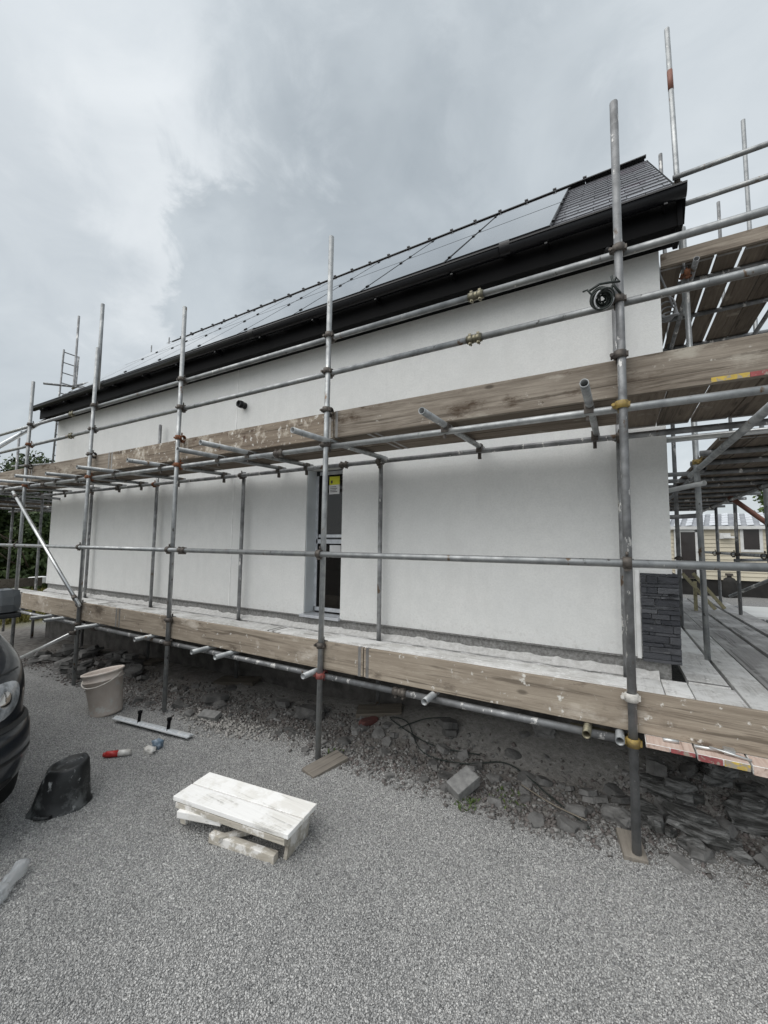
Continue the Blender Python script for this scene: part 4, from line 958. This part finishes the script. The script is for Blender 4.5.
k = MB(); k.box((-1.08, 3.22, h1(-1.05, 3.2)+.075), (.14, .22, .095), rotz(-.55) @ Matrix.Rotation(R(20), 3, 'X') @ Matrix.Rotation(R(14), 3, 'Y'), .008); o = k.build('kerb_block', m_block, None, Vector((-1.07, 3.24, 0))); tag(o, 'tilted squared grey block at the gravel edge', 'block')
ba, bb = Vector((-2.93, .99, h1(-2.9, 1)+.04)), Vector((-3.145, 1.225, h1(-3.1, 1.2)+.045))
def bw(p):
    a = math.atan2(p.y, p.x); n_ = 1.5*mnoise.noise(Vector((p.x*34, p.y*34, p.z*26)))
    return Vector((p.x*(1+.35*n_), p.y*(.62+.3*n_), p.z))
bl = (bb-ba).length; bmx = Matrix.Translation(ba) @ basis(bb-ba).to_4x4() @ Matrix.Rotation(math.pi/2, 4, 'Y')
pb = thing('plastic_bottle', ba, 'crushed clear plastic bottle on the gravel by the van', 'bottle')
k = MB(); k.lathe([(.014, -.02), (.016, .0), (.03, .03), (.046, .06), (.05, .10), (.044, .13), (.052, .16), (.047, .20), (.052, .25), (.05, bl-.02), (.04, bl)], bmx, 30, True, True, bw); k.build('body', m_clear, pb)
k = MB(); k.lathe([(.019, -.035), (.02, -.008)], bmx, 14, True, True); k.build('cap', m_ctrim, pb)
# cables and string in the rubble
def ground_path(pts, dz): return [(x, y, h1(x, y)+dz) for x, y in pts]
def smooth(pts, n=30):
    pts = [Vector(p) for p in pts]; out = []
    for i in range(n):
        t = i/(n-1)*(len(pts)-1); k = min(int(t), len(pts)-2); f = t-k
        p0, p1, p2, p3 = pts[max(k-1, 0)], pts[k], pts[k+1], pts[min(k+2, len(pts)-1)]
        out.append(.5*((2*p1)+(p2-p0)*f+(2*p0-5*p1+4*p2-p3)*f*f+(3*p1-p0-3*p2+p3)*f**3))
    return out
k = MB(); k.path(smooth(ground_path([(-1.1, 3.75), (-1.55, 3.72), (-2.0, 3.86), (-2.12, 3.96), (-1.9, 3.9), (-1.6, 3.62), (-1.2, 3.6), (-.85, 3.72), (-.45, 3.45), (-.2, 3.22)], .02), 60), .0055, 6)
k.path(smooth(ground_path([(-1.95, 3.8), (-1.75, 4.0), (-1.5, 4.08)], .025), 20), .0055, 6)
o = k.build('loose_cable', m_cabled, None, Vector((-1.5, 3.8, 0))); tag(o, 'dark cable snaking over the rubble under the deck', 'cable')
k = MB(); k.path(smooth(ground_path([(-.7, 3.5), (-.45, 3.36), (-.22, 3.27)], .035), 14), .0042, 6); o = k.build('string', m_ropeb, None, Vector((-.45, 3.4, 0))); tag(o, 'tan stick lying across the rubble right of the squared block', 'stick')

# bigger rocks and slates
def big(name, mat, x, y, sx, sy, sz, label, rot=None, group=None, lift=.3, jag=.22, sd=None):
    k = MB(); z = h1(x, y)+sz*lift
    rt = rot or (rotz(random.uniform(0, 3)) @ Matrix.Rotation(random.uniform(-.35, .35), 3, 'X') @ Matrix.Rotation(random.uniform(-.35, .35), 3, 'Y')); sd = random.randint(1, 9999) if sd is None else sd
    if name == 'slate_boulder': k.shard((x, y, z), (sx*1.1, sy*1.1, sz), rt @ Matrix.Rotation(.18, 3, 'X'), sd, 4)
    elif name in ('heap_stone', 'rubble_stone') or sd % 3: k.shard((x, y, z), (sx*1.05, sy*1.15, sz), rt, sd, 1 if sz < .07 else 2)
    else: k.rock((x, y, z), (sx, sy, sz), rt, jag, sd)
    o = k.build(name, mat, None, Vector((x, y, z))); tag(o, label, 'stone', group); return o
big('slate_boulder', m_rockl, .33, 3.72, .36, .20, .17, 'flaking grey slate boulder behind the near standard', rotz(.3), sd=4, jag=.5)
big('slate_boulder', m_rockl, .47, 3.50, .42, .24, .15, 'large light flaking slate slab right of the near standard', rotz(-.35) @ Matrix.Rotation(-.35, 3, 'X'), sd=11, jag=.5)
big('slate_boulder', m_rockl, .78, 3.75, .40, .26, .20, 'dark flaking boulder under the painted plank ends', rotz(.2), sd=17, jag=.5)
big('slate_boulder', m_rockl, .62, 3.98, .34, .24, .30, 'dark upright slab deep under the corner deck', rotz(.9), sd=23, jag=.45)
big('field_stone', m_rock, .20, 3.80, .2, .16, .22, 'squarish brown stone just right of the near standard', rotz(.1), sd=5, jag=.12)
big('field_stone', m_rock, -.03, 3.42, .20, .12, .10, 'pale flat stone just left of the near standard', rotz(-.4), sd=6)
big('field_stone', m_rock, -.30, 3.36, .16, .10, .08, 'low grey stone near the tan stick', rotz(.4), sd=7)
big('field_stone', m_rock, .40, 3.28, .18, .13, .07, 'flat stone at the gravel edge right of the near standard', rotz(.2), sd=8)
big('field_stone', m_rock, -.62, 4.10, .20, .10, .13, 'pointed dark stone half buried in the sand bank', rotz(.3) @ Matrix.Rotation(.5, 3, 'Y'), sd=9, jag=.35)
big('field_stone', m_rock, -1.45, 3.95, .20, .15, .14, 'squared dark stone on the sand under the transom end', rotz(.3), sd=10, jag=.1)
big('field_stone', m_rock, -3.05, 3.78, .34, .2, .15, 'long dark stone below the tall window', rotz(.2), sd=12)
big('field_stone', m_rock, -3.55, 3.85, .24, .16, .10, 'dark stone left of the long one below the window', rotz(-.2), sd=13)
big('field_stone', m_rock, -4.35, 3.55, .32, .22, .15, 'rounded dark stone right of the third standard', rotz(.3), sd=14)
big('broken_brick', M('brick', (.16, .05, .045), (.10, .045, .04), rough=.9), -2.33, 3.85, .22, .10, .07, 'broken red brick behind the second standard', rotz(1.2), sd=15, jag=.08)
G0 = 'broken slates under the painted plank ends'
for i in range(34):
    x = random.uniform(.15, 1.25); y = random.uniform(3.28, 4.1); s = random.uniform(.08, .24)
    o = big('heap_stone', m_rockl if i % 2 else m_rock, x, y, s, s*random.uniform(.5, .9), s*random.uniform(.18, .4), 'broken slate piece on the bank under the painted plank ends', None, G0, random.uniform(.3, .9))
G1 = 'stones of the slate heap beyond the van'
for i in range(46):
    x = random.uniform(-9.6, -6.1); y = random.uniform(3.25, 4.05); s = random.uniform(.14, .42)
    o = big('heap_stone', m_rock, x, y, s, s*random.uniform(.45, .8), s*random.uniform(.22, .45), 'dark slate stone in the heap under the far deck', None, G1, random.uniform(.3, 1.1), .14)
G2 = 'small stones in the rubble strip'
for i in range(170):
    x = random.uniform(-6.0, .9); y = 3.52+.24*random.gauss(0, 1); y = min(max(y, 3.16), 4.12); s = random.uniform(.05, .19)*(1 if i % 3 else .7)
    big('rubble_stone', m_rock, x, y, s, s*random.uniform(.55, .95), s*random.uniform(.18, .42), 'small loose stone in the rubble strip under the lower deck', None, G2, .25, .3)
# weeds
def weeds(name, x, y, n, r, label):
    k = MB()
    for i in range(n):
        a = random.uniform(0, 6.28); rr = r*random.random()**.5; px_, py_ = x+rr*math.cos(a), y+rr*math.sin(a); z = h1(px_, py_)
        l = random.uniform(.02, .05); b = random.uniform(0, 6.28); w = l*.3
        d = Vector((math.cos(b), math.sin(b), random.uniform(.4, 1.4))).normalized()*l; s_ = Vector((-math.sin(b), math.cos(b), 0))*w
        p = Vector((px_, py_, z)); k.quad(p-s_*.3, p+s_*.3, p+d*.6+s_, p+d)
    o = k.build(name, m_leaf2, None, Vector((x, y, 0))); tag(o, label, 'weed'); return o
weeds('weed', -1.02, 3.1, 70, .09, 'little green weed beside the tilted squared block'); weeds('weed', -2.3, 3.2, 60, .10, 'little green weed at the foot of the second standard'); weeds('weed', -.75, 3.3, 70, .14, 'mossy weed patch right of the squared block')

# ------------------------------------------------------------------ background right: static caravan
cv = thing('static_caravan', (4.5, 17, .6), 'cream static caravan with boarded siding and tiled roof beyond the gable', 'caravan')
CY = 15.0; k = MB(); z = 1.0
while z < 2.5:
    k.poly([(.9, CY, z), (.9, CY-.022, z), (.9, CY-.002, z+.115), (.9, CY+.05, z+.115), (.9, CY+.05, z)], (9.2, 0, 0)); z += .116
k.bx(.92, 10.08, CY+.04, CY+3.4, 1.0, 2.53)
k.build('wall', m_siding, cv)
k = MB(); k.bx(.92, 10.1, CY+.02, CY+3.3, .45, .99); k.build('skirt', m_dark, cv)
k = MB()
def rp(x, t): return Vector((x, CY-.12+1.9*t, 2.52+.48*t))
k.poly([rp(.7, 0), rp(10.3, 0), rp(10.3, 1), rp(.7, 1)], (0, .02, -.06)); k.poly([(.7, CY+1.78, 3.0), (10.3, CY+1.78, 3.0), (10.3, CY+3.6, 2.5), (.7, CY+3.6, 2.5)], (0, 0, -.06))
rf = k.build('roof', m_croof, cv)
k = MB()
for r_ in range(5):
    for c in range(34):
        x = .72+c*.28+.07*r_; t0 = .02+r_*.195
        k.poly([rp(x, t0)+Vector((0, 0, .012)), rp(x+.15, t0)+Vector((0, 0, .03)), rp(x+.15+.05, t0+.17)+Vector((0, 0, .03)), rp(x+.05, t0+.17)+Vector((0, 0, .012))], (0, -.004, .012))
k.build('tile_stripes', m_croofw, rf)  # white diagonal stripes of the tile-effect roof pattern
k = MB(); k.bx(.7, 10.3, CY-.14, CY-.11, 2.44, 2.53); k.build('gutter', m_ctrim, cv)
def cwin(x0, x1, z0, z1):
    k = MB(); hollow(k, x0, x1, z0, z1, CY-.06, CY+.0, .07); w = k.build('window', m_ctrim, cv)
    k = MB(); k.bx(x0+.07, x1-.07, CY-.04, CY-.03, z0+.07, z1-.07); k.build('pane', m_cwin, w)
cwin(3.08, 3.56, 1.80, 2.53); cwin(5.6, 7.2, 1.5, 2.35); cwin(8.2, 9.2, 1.6, 2.35)
k = MB(); k.bx(1.72, 2.05, CY-.06, CY-.03, 1.02, 2.36); dr = k.build('door', m_cwin, cv)
k = MB(); k.bx(2.06, 2.22, CY-.07, CY-.02, 1.0, 2.42); k.bx(1.55, 2.25, CY-.07, CY-.02, 2.365, 2.50); k.bx(1.55, 1.71, CY-.07, CY-.02, 1.0, 2.36); k.build('door_frame', m_ctrim, dr)
k = MB(); k.bx(2.62, 2.86, CY-.12, CY-.02, 2.17, 2.33); k.bx(2.70, 2.95, CY-.16, CY-.12, 2.19, 2.24); k.build('wall_lamp', m_ctrim, cv)
# timber trestle and white sheet
tr = thing('timber_ramp', (1.25, 9.3, .6), 'pale yellow timber frame leaning at the end of the gable walkway', 'timber frame')
for p0, p1 in (((1.04, 9.05, 1.44), (1.46, 8.9, .86)), ((1.22, 9.25, 1.44), (1.62, 9.1, .86))):
    k = MB(); p0, p1 = Vector(p0), Vector(p1); k.box((p0+p1)/2, ((p1-p0).length, .05, .10), basis(p1-p0, (0, 1, 0)), .003); k.build('beam', m_timber, tr)
k = MB(); k.box((1.22, 9.1, 1.05), (.05, .06, .52), None, .003); k.build('post', m_timber, tr)
k = MB(); k.box((2.65, 10.6, .64), (1.5, 1.6, .10), rotz(.15), .004); o = k.build('board_stack', M('white_board', (.72, .72, .70), (.62, .62, .6), scale=3, rough=.7), None, Vector((2.65, 10.6, .6))); tag(o, 'white insulation boards lying beside the gable walkway', 'boards')
k = MB(); k.box((2.05, 14.4, .86), (.45, .12, .10), None, .02)
for x in (1.85, 2.25): k.tube((x, 14.4, .5), (x, 14.4, 1.2), .02, 8, False)
# bins / gas bottle shapes under the caravan
gbot = thing('gas_bottle', (2.75, 14.7, .55), 'dark gas bottle standing in front of the caravan skirt', 'gas bottle')
k = MB(); k.lathe([(.0, .0), (.15, .0), (.16, .03), (.16, .42), (.12, .52), (.05, .56), (.05, .62)], Matrix.Translation((2.75, 14.7, h1(2.75, 14.7))), 20); k.build('body', m_dark, gbot)
k = MB(); k.lathe([(.09, .60), (.09, .66)], Matrix.Translation((2.75, 14.7, h1(2.75, 14.7))), 14, False, False); k.build('collar', m_coup, gbot)
# white object beyond the far end
k = MB(); k.box((-15.5, 5.85, .66), (.3, .45, .2), rotz(.4), .03); o = k.build('insulation_bale', m_bead, None, Vector((-15.5, 5.3, .6))); tag(o, 'white bale beyond the far end of the lower deck', 'bale')

# ------------------------------------------------------------------ trees
def crown_mesh(name, blobs, n, leaf, mat, seed):
    rg = np.random.default_rng(seed); V = []; F = []
    w = np.array([b[3]*b[4]*b[5] for b in blobs]); w /= w.sum()
    idx = rg.choice(len(blobs), n, p=w)
    B = np.array(blobs)[idx]
    d = rg.normal(size=(n, 3)); d /= np.linalg.norm(d, axis=1, keepdims=True)
    rad = (.55+.45*rg.random((n, 1))**.5)*(1+.18*rg.normal(size=(n, 1))*.6)
    c = B[:, :3]+d*B[:, 3:6]*rad
    a = rg.normal(size=(n, 3)); a /= np.linalg.norm(a, axis=1, keepdims=True)
    b = np.cross(a, d+.3*rg.normal(size=(n, 3))); b /= np.linalg.norm(b, axis=1, keepdims=True)+1e-9
    s = leaf*(.5+rg.random((n, 1)))
    Q = np.stack([c-a*s, c-b*s*.55, c+a*s, c+b*s*.55], 1).reshape(-1, 3)
    me = bpy.data.meshes.new(name); me.from_pydata(Q.tolist(), [], np.arange(4*n).reshape(-1, 4).tolist()); me.materials.append(mat); return me
def tree(x, y, z, h, w, mat, seed, label, group, n=5000, leaf=.16, name='tree'):
    t = thing(name, (x, y, z), label, 'tree', group); rg = random.Random(seed)
    k = MB(); P = Vector((x, y, z)); k.path([P, P+Vector((.1, 0, h*.25)), P+Vector((.05, .1, h*.5)), P+Vector((0, .1, h*.8))], .16*h/6, 10, .03)
    for i in range(6):
        a = rg.uniform(0, 6.28); b = P+Vector((0, 0, h*rg.uniform(.2, .6))); k.path([b, b+Vector((math.cos(a)*w*.25, math.sin(a)*w*.25, h*.12)), b+Vector((math.cos(a)*w*.42, math.sin(a)*w*.42, h*.26))], .06*h/6, 7, .015)
    k.build('trunk', m_bark, t)
    blobs = []
    for i in range(16):
        a = rg.uniform(0, 6.28); zz = rg.uniform(.15, .93); rr = w*.38*math.sin(math.pi*min(zz+.12, .99))**.6*rg.random()**.5
        s = w*rg.uniform(.14, .26); blobs.append((rr*math.cos(a), rr*math.sin(a), h*zz, s, s, s*rg.uniform(.7, 1)))
    o = bpy.data.objects.new('crown', crown_mesh('crown', blobs, n, leaf, mat, seed)); COL.objects.link(o); o.parent = t; return t
G3 = 'dark trees beyond the far left end'
TL = ['tall dark green tree beyond the far left end, hidden trunk among the hedge', 'broad dark tree standing behind the far left deck', 'bushy dark tree between the far standard and the white wall', 'lower dark shrub tree at the grass edge left']
for i, (x, y, h, w) in enumerate(((-29, 7.2, 7.0, 6.5), (-31, 11.0, 7.6, 7), (-28.5, 14.0, 6.4, 6.5), (-25.5, 9.4, 4.6, 5.0), (-33, 17, 7.5, 7), (-30, 3.6, 7, 6))):
    lab = ['tall dark tree rising left of the far white wall edge', 'broad dark tree directly behind the far deck end', 'dark bushy tree partly hidden by the far house corner', 'lower dark shrub in front of the far trees', 'big dark tree hidden mostly behind the house', 'dark tree at the very left frame edge'][i]
    tree(x, y, h1(x, y)-.2, h, w, m_leaf, 30+i, lab, G3, 15000, .115)
tree(8.3, 31, .4, 5.2, 4.6, m_leaf2, 61, 'green tree above the caravan roof at the right edge', None, 9000, .11)
tree(13.5, 33, .4, 6, 6, m_leaf2, 62, 'green tree farther right behind the caravan roof', None, 5000, .16)
def grass():
    n = 16000; rg = np.random.default_rng(5)
    x = -14.5-11*rg.random(n); y = 3+8*rg.random(n); z = gh(x, y); l = .22+.35*rg.random(n); a = 6.28*rg.random(n); w = .02
    dx, dy = np.cos(a), np.sin(a)
    V = np.stack([np.stack([x-dy*w, y+dx*w, z], -1), np.stack([x+dy*w, y-dx*w, z], -1), np.stack([x+dx*l*.4, y+dy*l*.4, z+l], -1)], 1).reshape(-1, 3)
    me = bpy.data.meshes.new('grass'); me.from_pydata(V.tolist(), [], np.arange(3*n).reshape(-1, 3).tolist()); me.materials.append(m_grass)
    o = bpy.data.objects.new('grass', me); COL.objects.link(o); tag(o, 'dry yellow green grass below the far left trees', 'grass', None, 'stuff')
grass()

# ------------------------------------------------------------------ light and sky
SUN_EL, SUN_AZ = R(52), R(205)            # the bright part of the overcast lies high behind the camera
W = bpy.data.worlds.new('World'); S.world = W; W.use_nodes = True
t = NT(W); out = t.n['World Output']; bg = t.n['Background']
sky = t.n.new('ShaderNodeTexSky'); sky.sky_type = 'NISHITA'; sky.sun_disc = False; sky.sun_elevation = SUN_EL; sky.sun_rotation = SUN_AZ; sky.air_density = 1.5; sky.dust_density = 3
t.link(sky.outputs[0], bg.inputs['Color']); bg.inputs['Strength'].default_value = .07
tc = t.n.new('ShaderNodeTexCoord'); dv = tc.outputs['Generated']
sp = t.n.new('ShaderNodeSeparateXYZ'); t.link(dv, sp.inputs[0])
den = t.math('ADD', t.math('MAXIMUM', sp.outputs[2], 0.0), .32)
cb = t.n.new('ShaderNodeCombineXYZ'); t.link(t.math('DIVIDE', sp.outputs[0], den), cb.inputs[0]); t.link(t.math('DIVIDE', sp.outputs[1], den), cb.inputs[1])
pv = cb.outputs[0]
nA = t.noise(pv, 1.3, 5, .5, .2); nB = t.noise(pv, 2.6, 5, .5, .3)
nC = t.noise(pv, 6.5, 7, .62, .5)
def lobe(d, a, b, wob=.5):
    """soft cloud mass round direction d, edges broken up by noise"""
    n = t.n.new('ShaderNodeVectorMath'); n.operation = 'DOT_PRODUCT'; t.link(dv, n.inputs[0]); n.inputs[1].default_value = Vector(d).normalized()
    w = t.math('ADD', t.math('MULTIPLY', t.math('SUBTRACT', nB, .5), wob*.125), t.math('MULTIPLY', t.math('SUBTRACT', nC, .5), wob*.085))
    return t.mapr(t.math('ADD', n.outputs['Value'], w), a, b, 0, 1, True)
base = t.mix(t.mapr(nA, .34, .66, 0, 1, True), (.56, .61, .645), (.70, .745, .775))
base = t.mix(t.math('MULTIPLY', lobe((-.88, .33, .34), .88, .985), .85), base, (.52, .565, .60))
base = t.mix(t.math('MULTIPLY', lobe((-.67, .47, .575), .96, .998, .9), .5), base, (.86, .89, .905))
base = t.mix(t.math('MULTIPLY', lobe((-.76, .30, .58), .94, .99), .2), base, (.79, .825, .845))
grey = t.math('MULTIPLY', lobe((-.40, .63, .665), .945, .982, 1.0), 1.0)
for d_, a_, b_, w_ in (((-.53, .60, .60), .972, .992, 1.0), ((-.61, .60, .52), .978, .994, .95), ((-.20, .71, .675), .955, .988, .8), ((-.36, .60, .715), .965, .99, .9)):
    grey = t.math('MAXIMUM', grey, t.math('MULTIPLY', lobe(d_, a_, b_, .9), w_))
base = t.mix(t.math('MULTIPLY', grey, .92), base, t.mix(t.mapr(nB, .36, .64, 0, 1, True), (.40, .445, .48), (.53, .58, .615)))
base = t.mix(t.math('MULTIPLY', t.mapr(t.noise(pv, 4.2, 7, .6, .8), .38, .64), .36), base, t.mix(1.0, base, (.78, .80, .82), 'MULTIPLY'))
b2 = t.n.new('ShaderNodeBackground'); t.link(base, b2.inputs['Color']); b2.inputs['Strength'].default_value = .74
mx = t.n.new('ShaderNodeMixShader'); mx.inputs[0].default_value = .9
t.link(bg.outputs[0], mx.inputs[1]); t.link(b2.outputs[0], mx.inputs[2]); t.link(mx.outputs[0], out.inputs['Surface'])
sl = bpy.data.lights.new('Sun', 'SUN'); sl.energy = 1.5; sl.angle = R(75); sl.color = (1, .98, .95)
so = bpy.data.objects.new('sun', sl); COL.objects.link(so)
az = SUN_AZ; sd = Vector((math.sin(az)*math.cos(SUN_EL), math.cos(az)*math.cos(SUN_EL), math.sin(SUN_EL)))
so.rotation_euler = sd.to_track_quat('Z', 'Y').to_euler(); so.location = (0, -5, 20)

# ------------------------------------------------------------------ camera
f_, yaw, pit, rol, H = 408.09, -.514285762, .078137877, .0126322781, 1.9
Fv = Vector((math.sin(yaw)*math.cos(pit), math.cos(yaw)*math.cos(pit), math.sin(pit)))
Rv = Vector((math.cos(yaw), -math.sin(yaw), 0)); Uv = Rv.cross(Fv)
R2 = Rv*math.cos(rol)+Uv*math.sin(rol); U2 = Uv*math.cos(rol)-Rv*math.sin(rol)
cam = bpy.data.cameras.new('Camera'); co = bpy.data.objects.new('camera', cam); COL.objects.link(co)
mt = Matrix((R2, U2, -Fv)).transposed().to_4x4(); mt.translation = Vector((0, 0, H)); co.matrix_world = mt
cam.sensor_fit = 'AUTO'; cam.sensor_width = 36; cam.lens = f_/1024*36; cam.clip_start = .05; cam.clip_end = 3000
S.camera = co
S.render.engine = 'CYCLES'
S.view_settings.view_transform = 'Standard'; S.view_settings.look = 'None'; S.view_settings.exposure = .62; S.view_settings.gamma = 1
S.view_settings.use_curve_mapping = False
S.cycles.use_denoising = True
